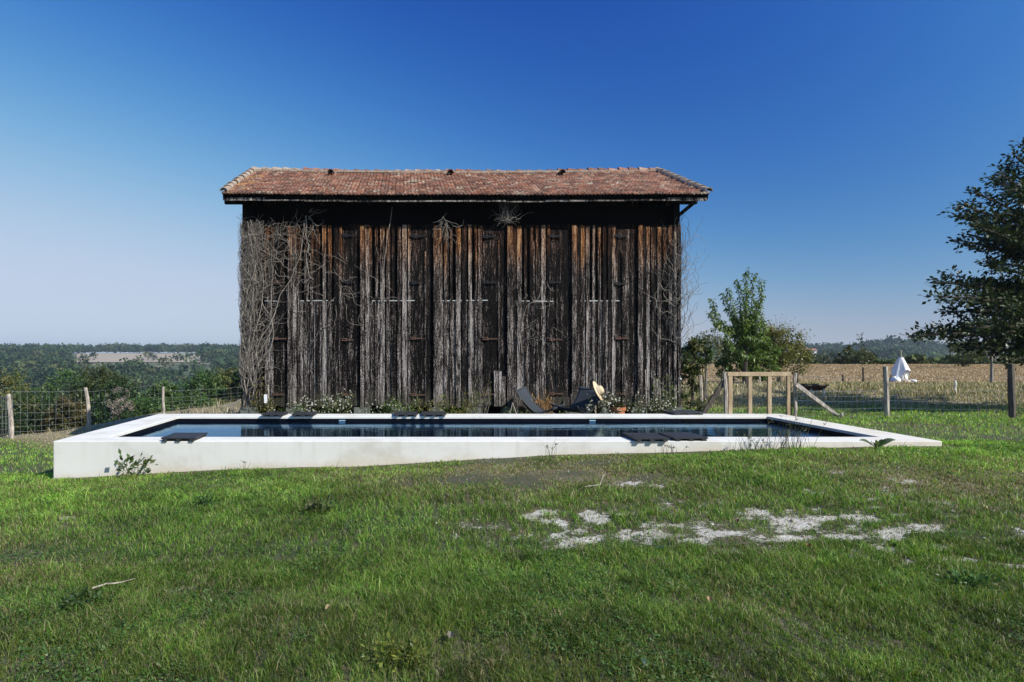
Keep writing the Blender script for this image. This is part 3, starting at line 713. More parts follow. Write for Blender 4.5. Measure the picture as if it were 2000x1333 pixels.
for X0 in (EX0 + .005, EX1 - .03):
    m = MB(); m.bar((X0 + .012, YE + .03, ZE - .06), (X0 + .012, YR, ZR - .06), .024, .13, c=(.5, 0, .3)); m.bar((X0 + .012, YB + .3, ZE - .05), (X0 + .012, YR + .003, ZR - .06), .024, .13, c=(.4, 0, .3))
    m.build('bargeboard', M['wood'], barn)
for X0, s in ((XR, 1), (XL, -1)):
    m = MB(); e = PX(1357, YW + .15) if s > 0 else XL - .2
    m.bar((X0 - s * .02, YW + .15, PZ(421, YW)), (e, YW + .15, PZ(392, YW)), .07, .07, up=(0, 1, 0), c=(.12, 0, .2))
    if s > 0: m.build('brace', M['wood'], barn)
    m = MB(); m.box(min(X0 - s * .1, X0 + s * .38), max(X0 - s * .1, X0 + s * .38), YW + .1, YW + .2, ZE - .10, ZE - .01, (.1, 0, .2)); m.build('purlin', M['wood'], barn)

# ------------------------------------------------------------------ pool
pool = thing('swimming_pool', 'long raised pool with a broad white rendered rim and dark lining', 'pool', (POOL[0], POOL[2], 0))
x0, x1, y0, y1 = POOL; wl = .50
ix0, ix1, iy0, iy1 = x0 + .50, x1 - .49, y0 + .45, y1 - .50
m = MB()
o = [(x0, y0), (x1, y0), (x1, y1), (x0, y1)]; i_ = [(ix0, iy0), (ix1, iy0), (ix1, iy1), (ix0, iy1)]
vs = [(a, b, RIM) for a, b in o] + [(a, b, RIM) for a, b in i_] + [(a, b, -.9) for a, b in o] + [(a, b, RIM - .04) for a, b in i_]
fs = []
for k in range(4):
    l = (k + 1) % 4
    fs += [(k, l, 4 + l, 4 + k), (8 + k, 8 + l, l, k), (4 + k, 4 + l, 12 + l, 12 + k)]
m.add(vs, fs); m.build('rim', M['concrete'], pool, bevel=.008)
m = MB(); e = .012
j_ = [(ix0 - e, iy0 - e), (ix1 + e, iy0 - e), (ix1 + e, iy1 + e), (ix0 - e, iy1 + e)]
vs = [(a, b, RIM - .041) for a, b in j_] + [(a, b, -1.2) for a, b in j_]
m.add(vs, [(k, (k + 1) % 4, 4 + (k + 1) % 4, 4 + k) for k in range(4)] + [(4, 5, 6, 7)]); m.build('lining', M['liner'], pool)
w = MB(); w.add([(ix0 - .01, iy0 - .01, WATER), (ix1 + .01, iy0 - .01, WATER), (ix1 + .01, iy1 + .01, WATER), (ix0 - .01, iy1 + .01, WATER)], [(0, 1, 2, 3)])
tag(w.build('water', M['water']), 'dark still pool water reflecting the barn and blue sky', 'water', kind='structure')
for px in (668, 1157):
    m = MB(); xx = PX(px, iy1); m.box(xx - .055, xx + .055, iy1 - .012, iy1 + .011, RIM - .085, RIM - .065); m.build('pool_light', M['fixture'], pool, bevel=.003)
m = MB(); xx = PX(1354, iy1); m.box(xx - .18, xx + .18, iy1 - .006, iy1 + .011, RIM - .088, RIM - .048); m.build('skimmer_opening', M['black'], pool)

# wooden covers lying on the rim
def cover_slab(name, label, cx, cy, w, d, ang, gap=0.0, tilt=0):
    t = thing('slatted_mat', label, 'duckboard', (cx, cy, RIM), 'dark duckboards lying on the pool rim'); t.rotation_euler = (0, tilt, ang)
    m = MB(); n = 5; ws = d / n
    for i in range(n): m.box(-w / 2, w / 2, -d / 2 + ws * i + .004, -d / 2 + ws * (i + 1) - .004, .026 + rb.uniform(0, .003), .046)
    a = m.build('slats', M['slab'], None); a.parent = t
    for xx in (-w / 2 + .05, 0, w / 2 - .05):
        m = MB(); m.box(xx - .028, xx + .028, -d / 2 - .003, d / 2, .001, .0255); b = m.build('batten', M['slab'], None); b.parent = t
def slab_px(xl, xr, ypx_front, label, d=.5, ang=0.0, zoff=0):
    D = (CZ - RIM) * F / (ypx_front - CY); a, b = PX(xl, D), PX(xr, D)
    cover_slab('slab', label, (a + b) / 2, D + d / 2, b - a, d, ang)
slab_px(314, 382, 862.5, 'single dark duckboard on the front rim above the leafy weed', .56)
slab_px(1241, 1308, 863, 'front rim duckboard with a second browner one touching its right edge', .56)
slab_px(1316, 1383, 862, 'brownish duckboard at the right end of the front rim pair', .56, .02)
slab_px(511, 554, 814.5, 'back rim duckboard nearest the barn corner with the vine', .5, -.06)
slab_px(570, 614, 814.5, 'back rim duckboard in front of the white flowered weeds', .5, -.03)
slab_px(769, 816, 814, 'greyish duckboard on the back rim beside a near identical blacker one', .5, .02)
slab_px(824, 872, 814, 'blacker duckboard of the close pair midway along the back rim', .5, .0)
slab_px(1312, 1374, 811, 'wide dark duckboard on the back rim above the skimmer opening', .45, .12)
# ------------------------------------------------------------------ dead vines on the barn
rv = random.Random(12)
def walk(x, z, y, hd, n, step, wander, r0, r1, zmax=9, pull=None, xmin=-99):
    pts = [(x, y, z)]; a = hd
    for i in range(n):
        a += rv.gauss(0, wander)
        if pull is not None: a += (pull - a) * .12
        x += math.cos(a) * step; z += math.sin(a) * step; y += rv.gauss(0, .008); y = min(y, YW - .03)
        if x < xmin: x = xmin; a = UPW - abs(rv.gauss(0, .4))
        if z > zmax: break
        pts.append((x, y, z))
    m = len(pts); return pts, [r0 + (r1 - r0) * i / max(1, m - 1) for i in range(m)]
UPW = math.pi / 2
vine = thing('dead_vine', 'thick grey tangle of leafless vine climbing the left corner of the barn', 'vine', (XL + .2, YW - .05, .3))
m = MB()
for i in range(9):          # thick main stems
    p, r = walk(XL + .06 + abs(rv.gauss(0, .20)), rv.uniform(.4, 1.6), YW - rv.uniform(.04, .10), UPW, 46, .075, .16, .015, .006, 4.25, UPW, XL - .02)
    m.tube(p, r, 5)
m.build('stem', M['vine'], vine, smooth=True)
m = MB()
for i in range(330):
    t = rv.random(); z = .7 + 3.2 * t
    x = XL + .0 + abs(rv.gauss(0, .15 + .18 * sst(z, 2.6, 3.8)))
    p, r = walk(x, z, YW - rv.uniform(.03, .14), UPW + rv.gauss(0, .6), rv.randint(10, 26), .05, .42, .0052, .002, 4.25, UPW, XL - .06 + rv.uniform(0, .09))
    m.tube(p, r, 3, cap=False)
for i in range(46):         # spreading right under the eaves
    x = XL + rv.uniform(.1, 1.15); z = rv.uniform(3.55, 4.2) - .18 * (x - XL)
    p, r = walk(x, z, YW - rv.uniform(.03, .16), rv.choice([0, .4, -.5, 1.2, 2.4]) + rv.gauss(0, .4), rv.randint(8, 22), .05, .38, .0044, .0018, 4.4, None, XL - .04)
    m.tube(p, r, 3, cap=False)
for i in range(22):
    x = XL + rv.uniform(.15, .75); z = rv.uniform(2.8, 3.8)
    p, r = walk(x, z, YW - rv.uniform(.03, .12), -UPW + rv.gauss(0, .7), rv.randint(8, 24), .05, .4, .005, .0025, 4.4, None, XL - .04)
    m.tube(p, r, 3, cap=False)
m.build('twigs', M['vine'], vine)
m = MB()
for i in range(230):         # fine twigs sticking out from the corner
    z = rv.uniform(1.9, 4.45); x = XL + .01
    p, r = walk(x, z, YW + rv.uniform(-.08, .8), math.pi + rv.gauss(0, .5), rv.randint(3, 8), .025, .45, .0035, .0018, 4.6)
    y = YW + rv.uniform(-.05, .9); p = [(a, y + rv.gauss(0, .01), c) for a, b, c in p]; m.tube(p, r, 3, cap=False)
m.build('side_twigs', M['vine'], vine)
def strand(name, label, items, loc):
    t = thing(name, label, 'vine', loc); m = MB()
    for p, r in items: m.tube(p, r, 4, cap=False)
    b = m.build('stem', M['vine'], t); return t
def pxs(L, y=YW - .04): return [(PX(a, y), y, PZ(b, y)) for a, b in L]
items = [(pxs([(597, 422), (599, 440), (597, 460), (603, 480), (598, 500), (601, 520), (604, 540), (612, 546)]), .011), (pxs([(601, 422), (610, 430), (612, 448), (604, 458), (599, 470), (606, 482), (599, 490)]), .007)]
for i in range(26):
    p, r = walk(PX(600 + rv.uniform(-4, 8), YW), PZ(rv.uniform(400, 560), YW), YW - .05, rv.uniform(0, 6.28), rv.randint(5, 14), .04, .45, .005, .0025, 4.5); items.append((p, r))
strand('hanging_vine', 'single knotted pale vine hanging down right of the corner tangle', items, (PX(600, YW), YW - .04, 3.2))
items = []
for i in range(38):
    p, r = walk(PX(988 + rv.gauss(0, 8), YW), PZ(434 + rv.gauss(0, 5), YW), YW - rv.uniform(.03, .25), rv.uniform(0, 3.2), rv.randint(4, 12), .035, .25, .004, .0015, 4.6); items.append((p, r))
for i in range(9): items.append(([(PX(988 + i * 2 - 8, YW - .2), YW - .2, PZ(392, YW)), (PX(975 + i * 5, YW - .2), YW - .2, PZ(410, YW)), (PX(980 + i * 2.5, YW - .1), YW - .1, PZ(430, YW)), (PX(986, YW), YW - .04, PZ(440, YW))], .0025))
strand('vine_tuft', 'nest-like tuft of pale twigs under the middle of the eaves', items, (PX(988, YW), YW - .05, 4.2))
items = []
for i in range(22):
    p, r = walk(PX(869 + rv.gauss(0, 3), YW), PZ(rv.uniform(415, 460), YW), YW - rv.uniform(.03, .15), -UPW + rv.gauss(0, .4), rv.randint(5, 14), .04, .3, .005, .002, 4.6); items.append((p, r))
items.append((pxs([(880, 436), (886, 442), (895, 444), (904, 440), (906, 430)]), .006))
strand('vine_wisp', 'small pale wisp of vine hanging left of the twig tuft under the eaves', items, (PX(869, YW), YW - .05, 4.2))
strand('vine_strand', 'one long straight bare vine strand slanting down from the eaves', [(pxs([(766, 405), (763, 430), (757, 462), (752, 500), (748, 540), (745, 590)], YW - .06), .008)], (PX(760, YW), YW - .06, 3.5))
items = []
for i in range(24):
    p, r = walk(PX(1040 + rv.gauss(0, 24), YW), PZ(rv.uniform(545, 665), YW), YW - rv.uniform(.02, .07), -UPW + rv.gauss(0, .6), rv.randint(5, 11), .04, .35, .004, .002, 4.6); items.append((p, r))
items.append((pxs([(1057, 560), (1054, 578), (1046, 590), (1036, 592), (1028, 600), (1022, 620), (1018, 650)]), .006))
items.append((pxs([(1016, 560), (1018, 600), (1014, 640), (1020, 690)]), .006))
strand('wall_creeper', 'patch of thin grey dead creeper low on the wall above the canvas chairs', items, (PX(1040, YW), YW - .05, 2))
items = []
for i in range(28):
    px = rv.uniform(560, 740); p, r = walk(PX(px, YW), PZ(rv.uniform(480, 640), YW), YW - rv.uniform(.02, .06), rv.uniform(0, 6.28), rv.randint(5, 16), .04, .3, .005, .0025, 4.6); items.append((p, r))
strand('stray_creeper', 'stray curled ends of dead creeper scattered over the left half of the wall', items, (PX(650, YW), YW - .05, 2.5))
cv = thing('corner_creeper', 'pale dead creeper with looping twigs on the right corner of the barn', 'vine', (XR, YW - .05, 2))
m = MB()
for i in range(110):
    p, r = walk(XR - abs(rv.gauss(0, .12)), PZ(rv.uniform(480, 680), YW), YW - rv.uniform(.03, .1), UPW + rv.gauss(0, .6), rv.randint(8, 20), .05, .4, .0055, .0025, 4.4, UPW); m.tube(p, r, 3, cap=False)
m.build('stem', M['vine'], cv)
m = MB()
for L in ([(1330, 500), (1340, 492), (1347, 500), (1350, 512), (1344, 520), (1336, 528)], [(1330, 550), (1342, 545), (1350, 552), (1352, 565), (1348, 580), (1340, 592), (1333, 600)], [(1328, 520), (1336, 512), (1344, 508), (1352, 512)], [(1330, 480), (1334, 488), (1340, 494)], [(1329, 610), (1337, 606), (1343, 596)]):
    for k in range(3):
        y = YW + .02 + .2 * k; m.tube([(PX(a, YW) + rv.gauss(0, .02), y, PZ(b, YW) + rv.gauss(0, .02)) for a, b in L], .004, 4, cap=False)
for i in range(40):
    p, r = walk(XR + .005, PZ(rv.uniform(470, 650), YW), YW, rv.gauss(0, .6), rv.randint(4, 9), .03, .5, .0035, .0018, 4.4); y = YW + rv.uniform(-.05, .6); m.tube([(a, y, c) for a, b, c in p], r, 3, cap=False)
m.build('side_twigs', M['vine'], cv)

# ------------------------------------------------------------------ leaves
def leaf_quads(C, D, size, tint, w=.5, droop=0.0, fold=.25, up=.3):
    """C centres (n,3), D long-axis directions (n,3), one folded diamond per leaf (two triangles)"""
    n = len(C); D = D / np.maximum(np.linalg.norm(D, axis=1, keepdims=True), 1e-6)
    N = rng.normal(0, 1, (n, 3)); N[:, 2] = np.abs(N[:, 2]) + up * 2; N[:, :2] += np.array([.35, -.3]) * up
    S = np.cross(D, N); S /= np.maximum(np.linalg.norm(S, axis=1, keepdims=True), 1e-6)
    N = np.cross(S, D)
    s = np.asarray(size).reshape(-1, 1) * np.ones((n, 1))
    V = np.stack([C, C + D * s * .5 + S * s * w * .5 + N * s * fold * .2, C + D * s - np.array([0, 0, 1]) * s * droop, C + D * s * .5 - S * s * w * .5 + N * s * fold * .2], 1)
    b = (np.arange(n) * 4)[:, None]
    return V.reshape(-1, 3), np.concatenate([b + np.array([[0, 1, 2]]), b + np.array([[0, 2, 3]])], 1).reshape(-1, 3), np.repeat(tint, 4, 0)
def rdir(n): d = rng.normal(0, 1, (n, 3)); return d / np.linalg.norm(d, axis=1, keepdims=True)
def pal(P_, n, lo=.7, hi=1.3): P_ = np.array(P_); return P_[rng.integers(0, len(P_), n)] * rng.uniform(lo, hi, (n, 1))
G_MID = [(.060, .118, .024), (.080, .142, .032), (.048, .095, .020), (.10, .15, .042)]
G_OLIVE = [(.11, .125, .03), (.14, .145, .04), (.085, .105, .027), (.16, .15, .05)]
G_DARK = [(.026, .056, .013), (.036, .070, .017), (.020, .044, .011), (.05, .085, .02)]
G_BRIGHT = [(.06, .12, .022), (.085, .15, .03), (.045, .09, .018), (.10, .15, .04)]

def bushy(name, label, cat, base, lobes, leaf, n, cols, group=None, trunk=.08, clump=.19, limbs=True, bmat='bark'):
    """crown of leaf clumps gathered in lobes (cx,cy,cz,rx,ry,rz in metres from the base) on a trunk with limbs"""
    base = Vector(base); t = thing(name, label, cat, base, group)
    Ls = []; tot = sum((a[3] * a[4] * a[5]) ** .66 for a in lobes)
    for (cx, cy, cz, rx, ry, rz) in lobes:
        k = int(n * (rx * ry * rz) ** .66 / tot); nc = max(6, int(k / 48))
        u = rdir(nc); rad = rng.uniform(.35, 1.0, (nc, 1)) ** .5
        cc = np.array([base.x + cx, base.y + cy, base.z + cz]) + u * rad * np.array([rx, ry, rz])
        ci = rng.integers(0, nc, k); cs = clump * (rx + ry + rz) / 3 * rng.uniform(.5, 1.3, nc)
        C = cc[ci] + rng.normal(0, 1, (k, 3)) * cs[ci][:, None] * np.array([.6, .6, .45])
        Dv = rdir(k) + np.array([0, 0, -.25]) + (C - cc[ci]) * .8
        ct = pal(cols, nc, .75, 1.25)
        Ls.append(leaf_quads(C, Dv, leaf * rng.uniform(.6, 1.35, k), ct[ci] * rng.uniform(.7, 1.3, (k, 1)), .6, up=.9))
    V, Fc, T = join(Ls); V[:, 2] = np.maximum(V[:, 2], gz(V[:, 0], V[:, 1]) - .05)
    if trunk:
        m = MB()
        zc = np.mean([l[2] for l in lobes]); m.tube([base + Vector((0, 0, -.3)), base + Vector((0.02, 0, zc * .5)), base + Vector((0, 0, zc))], [trunk, trunk * .8, trunk * .5], 7)
        if limbs:
            for l in lobes:
                for q in range(2):
                    e = base + Vector((l[0] + l[3] * rv.uniform(-.5, .5), l[1] + l[4] * rv.uniform(-.4, .4), l[2] + l[5] * rv.uniform(0, .6)))
                    s = base + Vector((0, 0, zc * rv.uniform(.4, .8))); mid = s.lerp(e, .5) + Vector((rv.gauss(0, .1), rv.gauss(0, .1), .1)) * trunk * 6
                    m.tube([s, mid, e], [trunk * .5, trunk * .35, trunk * .12], 5)
        m.build('trunk', M[bmat], t)
    mesh_obj('crown', V, Fc, M['leaf'], t, tint=T, k=3)
    return t

# trees in the valley on the left, seen over the fence
VAL = [  # px centre, py top, depth, width px, base drop
    (0, 714, 40, 190, 'olive tinted round oak at the far left edge behind the wire fence', G_OLIVE, 0),
    (128, 716, 44, 170, 'broad mid green oak left of the leaning fence post', G_MID, 0),
    (196, 710, 42, 150, 'tallest rounded oak crown with a brown tinge above the leaning fence post', [(.06, .08, .02), (.075, .085, .025), (.05, .065, .018)], 0),
    (232, 742, 38, 130, 'lower dark green oak below the tallest crown', G_DARK, 0),
    (318, 742, 46, 90, 'small round tree just above the third fence post', G_MID, 0),
    (398, 724, 48, 120, 'broad green oak right of the third fence post', G_MID, 0),
    (446, 716, 50, 100, 'yellowish green oak close to the barn corner', G_OLIVE, 0),
    (490, 708, 46, 80, 'dark green oak half hidden by the barn corner', G_DARK, 0),
    (60, 762, 31, 150, 'dark bushy hawthorn behind the leftmost fence post', G_DARK, 1),
    (130, 775, 29, 100, 'brownish bush behind the first span of wire netting', [(.08, .075, .025), (.06, .065, .02), (.10, .08, .03)], 1),
    (215, 778, 31, 110, 'deep green bush right of the leaning fence post', G_DARK, 1),
    (290, 772, 34, 110, 'mid green thicket left of the third fence post', G_MID, 1),
    (370, 768, 38, 120, 'bright green bush under the broad oak near the barn', G_BRIGHT, 1),
    (440, 775, 40, 100, 'low olive bush beside the barn corner beyond the wire', G_OLIVE, 1)]
for i, (px, py, D, wpx, lab, cols, low) in enumerate(VAL):
    x = PX(px, D); zt = PZ(py, D); w = wpx * D / F; bz = min(g1(x, D), zt - 2.2)
    h = zt - bz; r = w / 2
    if low:
        lob = [(0, 0, h * .55, r * .85, r * .7, h * .45), (r * .5, -.3, h * .4, r * .6, r * .5, h * .36), (-r * .5, .2, h * .42, r * .6, r * .5, h * .38)]
        bushy('bush', lab, 'bush', (x, D, bz), lob, .12, 11000, cols, 'bushes along the slope behind the left fence', .06)
    else:
        rz = min(h * .40, r * .95)
        lob = [(0, 0, h - rz, r * .72, r * .7, rz), (r * .48, -.4, h - rz * 1.25, r * .55, r * .5, rz * .75), (-r * .5, .3, h - rz * 1.2, r * .55, r * .5, rz * .78),
               (.1, -r * .35, h - rz * 1.7, r * .75, r * .6, rz * .8), (r * .2, 0, h - rz * 2.4, r * .85, r * .6, rz * .8)]
        bushy('oak_tree', lab, 'tree', (x, D, bz), lob, .165, 20000, cols, 'oaks in the valley beyond the left fence', .2)
bushy('dry_shrub', 'pale pinkish grey leafless shrub behind the wire netting', 'shrub', (PX(232, 27), 27, g1(PX(232, 27), 27)), [(0, 0, .75, .55, .4, .65)], .06, 1400, [(.26, .22, .19), (.32, .27, .24), (.2, .17, .14)], None, .03)
bushy('twiggy_shrub', 'low brownish heap of dry leaves beside the left barn corner', 'shrub', (PX(455, 16.2), 16.2, g1(PX(455, 16.2), 16.2)), [(0, 0, .30, .26, .3, .3)], .07, 500, [(.09, .07, .04), (.14, .11, .06), (.06, .06, .03)], None, .015)

# far woods: one mass of crowns each
def woods(name, label, pts, cols, leafn=120):
    Ls = []
    for (x, y, z, w, h) in pts:
        k = leafn; u = rdir(k); u[:, 2] = np.where(u[:, 2] < -.3, -u[:, 2], u[:, 2])
        nl = rng.normal(0, 1, (5, 3)) * np.array([.3, .3, .2]); o = nl[rng.integers(0, 5, k)]
        C = np.array([x, y, z + h * .5]) + (u * rng.uniform(.55, .85, (k, 1)) + o) * np.array([w / 2, w / 2, h * .5])
        ct = np.array(cols[rng.integers(0, len(cols))]) * rng.uniform(.75, 1.3)
        Ls.append(leaf_quads(C, rdir(k), w * .20 * rng.uniform(.6, 1.3, k), ct * rng.uniform(.7, 1.3, (k, 1)), .8))
    V, Fc, T = join(Ls); tag(mesh_obj(name, V, Fc, M['far'], tint=T, k=3), label, 'woods', kind='stuff')
FARC = [(.028, .054, .024), (.040, .070, .028), (.020, .042, .018), (.050, .080, .032), (.034, .062, .026), (.08, .095, .036)]
pts = []
n = 0
while n < 1250:
    y = math.sqrt(rng.uniform(150 ** 2, 980 ** 2)); px = rng.uniform(-60, 560); x = PX(px, y)
    if 560 < y < 800 and 140 < px < 395: continue              # the brown field
    if 420 < y <= 560 and 140 < px < 395 and rng.uniform() < .97: continue
    if rng.uniform() > .55 + .45 * (y / 980): continue
    h = rng.uniform(6, 11) * (1 if y > 300 else .9); w = h * rng.uniform(.8, 1.25); pts.append((x, y, g1(x, y), w, h)); n += 1
for px in np.arange(-60, 560, 5.0):
    y = rng.uniform(880, 930); x = PX(px, y); h = rng.uniform(7, 11); pts.append((x, y, g1(x, y), h * 1.1, h))
for px, y, h in ((290, 590, 8), (296, 585, 6), (302, 580, 5), (232, 850, 13), (345, 520, 9), (368, 520, 11), (162, 540, 8), (180, 545, 8), (270, 500, 8)):
    x = PX(px, y); pts.append((x, y, g1(x, y), h * .9, h))
woods('far_woods', 'blue green wooded hillside across the valley on the left', pts, FARC, 110)
# brown field on the far hillside
fy = np.linspace(560, 800, 14); fv = []; 
for y in fy:
    for px in np.linspace(150, 392, 14): x = PX(px, y); fv.append((x, y, g1(x, y) + .35))
fq = [(j * 14 + i, j * 14 + i + 1, (j + 1) * 14 + i + 1, (j + 1) * 14 + i) for j in range(13) for i in range(13)]
tag(mesh_obj('ploughed_field', fv, fq, M['brown_field'], smooth=True), 'pale brown field on the far hillside between the woods', 'field', kind='structure')
pts = []
n = 0
while n < 420:
    y = math.sqrt(rng.uniform(330 ** 2, 800 ** 2)); px = rng.uniform(1330, 2080); x = PX(px, y)
    if y < 640 and fbm(np.array([x]), np.array([y]), 70, 5, 2)[0] < .56: continue
    h = rng.uniform(6, 10); pts.append((x, y, g1(x, y), h * rng.uniform(.9, 1.4), h)); n += 1
for px in np.arange(1330, 2080, 5.5):
    y = rng.uniform(640, 720); x = PX(px, y); h = rng.uniform(7, 11) + 5 * math.exp(-((px - 1740) / 55) ** 2) + 4 * math.exp(-((px - 1810) / 40) ** 2); pts.append((x, y, g1(x, y), h * 1.1, h))
woods('far_treeline', 'dark blue green line of distant woods on the right horizon', pts, FARC[:5], 120)
pts = []
for px in np.arange(1340, 2080, 9):
    y = rng.uniform(66, 80); x = PX(px, y); h = rng.uniform(.6, 1.2); pts.append((x, y, g1(x, y) - .2, h * 1.9, h))
woods('field_hedge', 'ragged green hedge along the far edge of the dry field', pts, [(.07, .10, .035), (.09, .11, .04), (.055, .08, .028), (.13, .13, .06)], 260)
# ------------------------------------------------------------------ right-hand trees
def sp(n): return rng.uniform(0, 1, n)
def leafy_shoots(name, label, cat, base, shoots, leaf, spacing, cols, spread, trunk_r, mat='leaf', droop=.35, group=None, bmat='bark', extra=None, t0=.12, w=.42, bsize=.012):
    """shoots: polylines of world points; leaves sit all along them"""
    t = thing(name, label, cat, base, group); m = MB(); C = []; Dv = []; S = []
    for pl in shoots:
        pl = [Vector(p) for p in pl]; L = sum((pl[i + 1] - pl[i]).length for i in range(len(pl) - 1))
        m.tube(pl, [max(bsize * .35, trunk_r * (1 - i / (len(pl) - 1)) * min(1, L / 3) + bsize * .4) for i in range(len(pl))], 5)
        k = int(L / spacing); 
        for i in range(k):
            f = t0 + (1 - t0) * (i + rv.random()) / k; q = f * (len(pl) - 1); j = min(int(q), len(pl) - 2); p = pl[j].lerp(pl[j + 1], q - j); d = (pl[j + 1] - pl[j]).normalized()
            s = spread * (1.05 - .6 * f); o = Vector((rv.gauss(0, 1), rv.gauss(0, 1), rv.gauss(0, .8))) * s
            C.append(p + o); Dv.append(o.normalized() * .8 + d * .4 + Vector((rv.gauss(0, .4), rv.gauss(0, .4), rv.gauss(0, .4) - droop * 2))); S.append(leaf * rv.uniform(.65, 1.25))
    if extra: extra(m)
    m.build('trunk', M[bmat], t)
    C = np.array(C); n = len(C)
    V, Fc, T = leaf_quads(C, np.array(Dv), np.array(S), pal(cols, n, .7, 1.3), w, droop=droop * .4)
    mesh_obj('crown', V, Fc, M[mat], t, tint=T, k=3); return t

# young cherry tree behind the gate
D0 = 23.0
def q(px, py, d=0): return P(px, py, D0 + d)
b = q(1456, 742); b.z = g1(b.x, D0)
sh = []
tips = [(1457, 527, 0), (1473, 534, -.3), (1488, 545, .4), (1489, 570, -.5), (1440, 545, .3), (1423, 562, -.4), (1410, 573, .5), (1388, 582, .1), (1386, 610, -.4), (1489, 610, .5), (1495, 640, -.2), (1430, 600, .8), (1478, 590, .7), (1460, 560, -.8), (1500, 660, .6), (1418, 650, -.8), (1484, 660, -.9), (1445, 640, .9), (1385, 652, .3), (1398, 630, -.6)]
for px, py, d in tips:
    e = q(px, py, d); s = b.lerp(q(1456, 600), rv.uniform(.35, .75)); mid = s.lerp(e, .45) + Vector(((e.x - s.x) * .16, 0, -.10)); sh.append([s, s.lerp(mid, .5) + Vector((0, 0, -.02)), mid, mid.lerp(e, .5) + Vector(((e.x - s.x) * .04, 0, 0)), e])
    for k in range(2):      # side shoots lower down
        f = rv.uniform(.1, .45); s2 = s.lerp(mid, f * 1.4); e2 = s2 + Vector((rv.uniform(-.4, .4), rv.uniform(-.5, .5), rv.uniform(-.1, .35))); sh.append([s2, s2.lerp(e2, .5) + Vector((0, 0, -.03)), e2])
def tr(m): m.tube([b - Vector((0, 0, .2)), b.lerp(q(1456, 600), .4), q(1456, 600)], [.075, .06, .03], 8)
leafy_shoots('cherry_tree', 'young bright green cherry tree with upright shoots behind the gate', 'tree', b, sh, .115, .0085, [(.085, .15, .028), (.12, .19, .04), (.06, .115, .022), (.15, .20, .05)], .055, .025, droop=.45, extra=tr)
# low dense skirt
bushy('leafy_bush', 'dense dark green bush at the foot of the young cherry tree', 'bush', (PX(1452, 24), 24, g1(PX(1452, 24), 24)), [(0, 0, 1.0, .95, .6, .75), (.75, .2, .9, .6, .5, .6), (-.55, 0, .8, .5, .4, .55), (.1, -.2, .55, .9, .5, .4)], .10, 6500, [(.085, .145, .03), (.11, .17, .04), (.06, .11, .022), (.14, .18, .05)], None, .05)
bushy('olive_bush', 'sparse olive yellow bush right of the cherry tree', 'bush', (PX(1522, 26), 26, g1(PX(1522, 26), 26)), [(0, 0, 1.35, .9, .7, .8), (.6, .2, .9, .7, .5, .65), (-.4, .1, 1.6, .55, .5, .65), (-.5, 0, .8, .6, .5, .6)], .08, 9000, G_OLIVE, None, .05, .3)
# bare twigs above the olive bush
t = thing('bare_sapling', 'thin nearly bare sapling with tiny leaves rising above the olive bush', 'sapling', (PX(1518, 26.5), 26.5, g1(PX(1518, 26.5), 26.5))); m = MB(); C = []
for i in range(46):
    s = P(1518 + rv.gauss(0, 6), 690, 26.5); a = rv.gauss(0, .45); L = rv.uniform(.7, 1.5); e = s + Vector((math.sin(a) * L, rv.gauss(0, .2), math.cos(a) * L)); m.tube([s, s.lerp(e, .5) + Vector((rv.gauss(0, .04), 0, 0)), e], [.009, .006, .002], 4)
    for k in range(9): C.append(s.lerp(e, rv.uniform(.35, 1)) + Vector((rv.gauss(0, .05), rv.gauss(0, .05), rv.gauss(0, .05))))
m.tube([(PX(1518, 26.5), 26.5, g1(PX(1518, 26.5), 26.5) - .1), P(1518, 690, 26.5)], [.03, .015], 5)
m.build('trunk', M['bark_pale'], t); C = np.array(C); V, Fc, T = leaf_quads(C, rdir(len(C)), .06 * rng.uniform(.6, 1.3, len(C)), pal([(.10, .10, .05), (.14, .12, .06)], len(C))); mesh_obj('crown', V, Fc, M['leaf'], t, tint=T, k=3)
# bush and pale pruned tree by the right barn corner
bushy('corner_bush', 'green and yellow bush against the right barn corner', 'bush', (PX(1352, 18.5), 18.5, g1(PX(1352, 18.5), 18.5)), [(0, 0, 1.25, .42, .45, .5), (-.1, .1, .65, .42, .4, .55), (.25, .1, 1.35, .35, .35, .4)], .085, 3200, [(.05, .08, .02), (.085, .10, .028), (.035, .055, .016), (.12, .12, .035)], None, .04)
t = bushy('pollard_tree', 'small pale barked pollarded tree with grey green leaves left of the gate', 'tree', (PX(1378, 19.5), 19.5, g1(PX(1378, 19.5), 19.5)), [(0, 0, 1.45, .40, .4, .42), (.2, 0, 1.7, .25, .3, .3)], .06, 1100, [(.16, .16, .10), (.11, .12, .06), (.09, .11, .04)], None, .035, .35, bmat='bark_pale')
bushy('weed_clump', 'low grey green weeds by the old stump left of the gate', 'weeds', (PX(1345, 15.6), 15.6, g1(PX(1345, 15.6), 15.6)), [(0, 0, .2, .45, .4, .26), (.35, .5, .2, .3, .3, .22), (-.3, .4, .22, .3, .3, .22)], .06, 1500, [(.07, .085, .035), (.10, .11, .05), (.05, .07, .025)], None, 0)
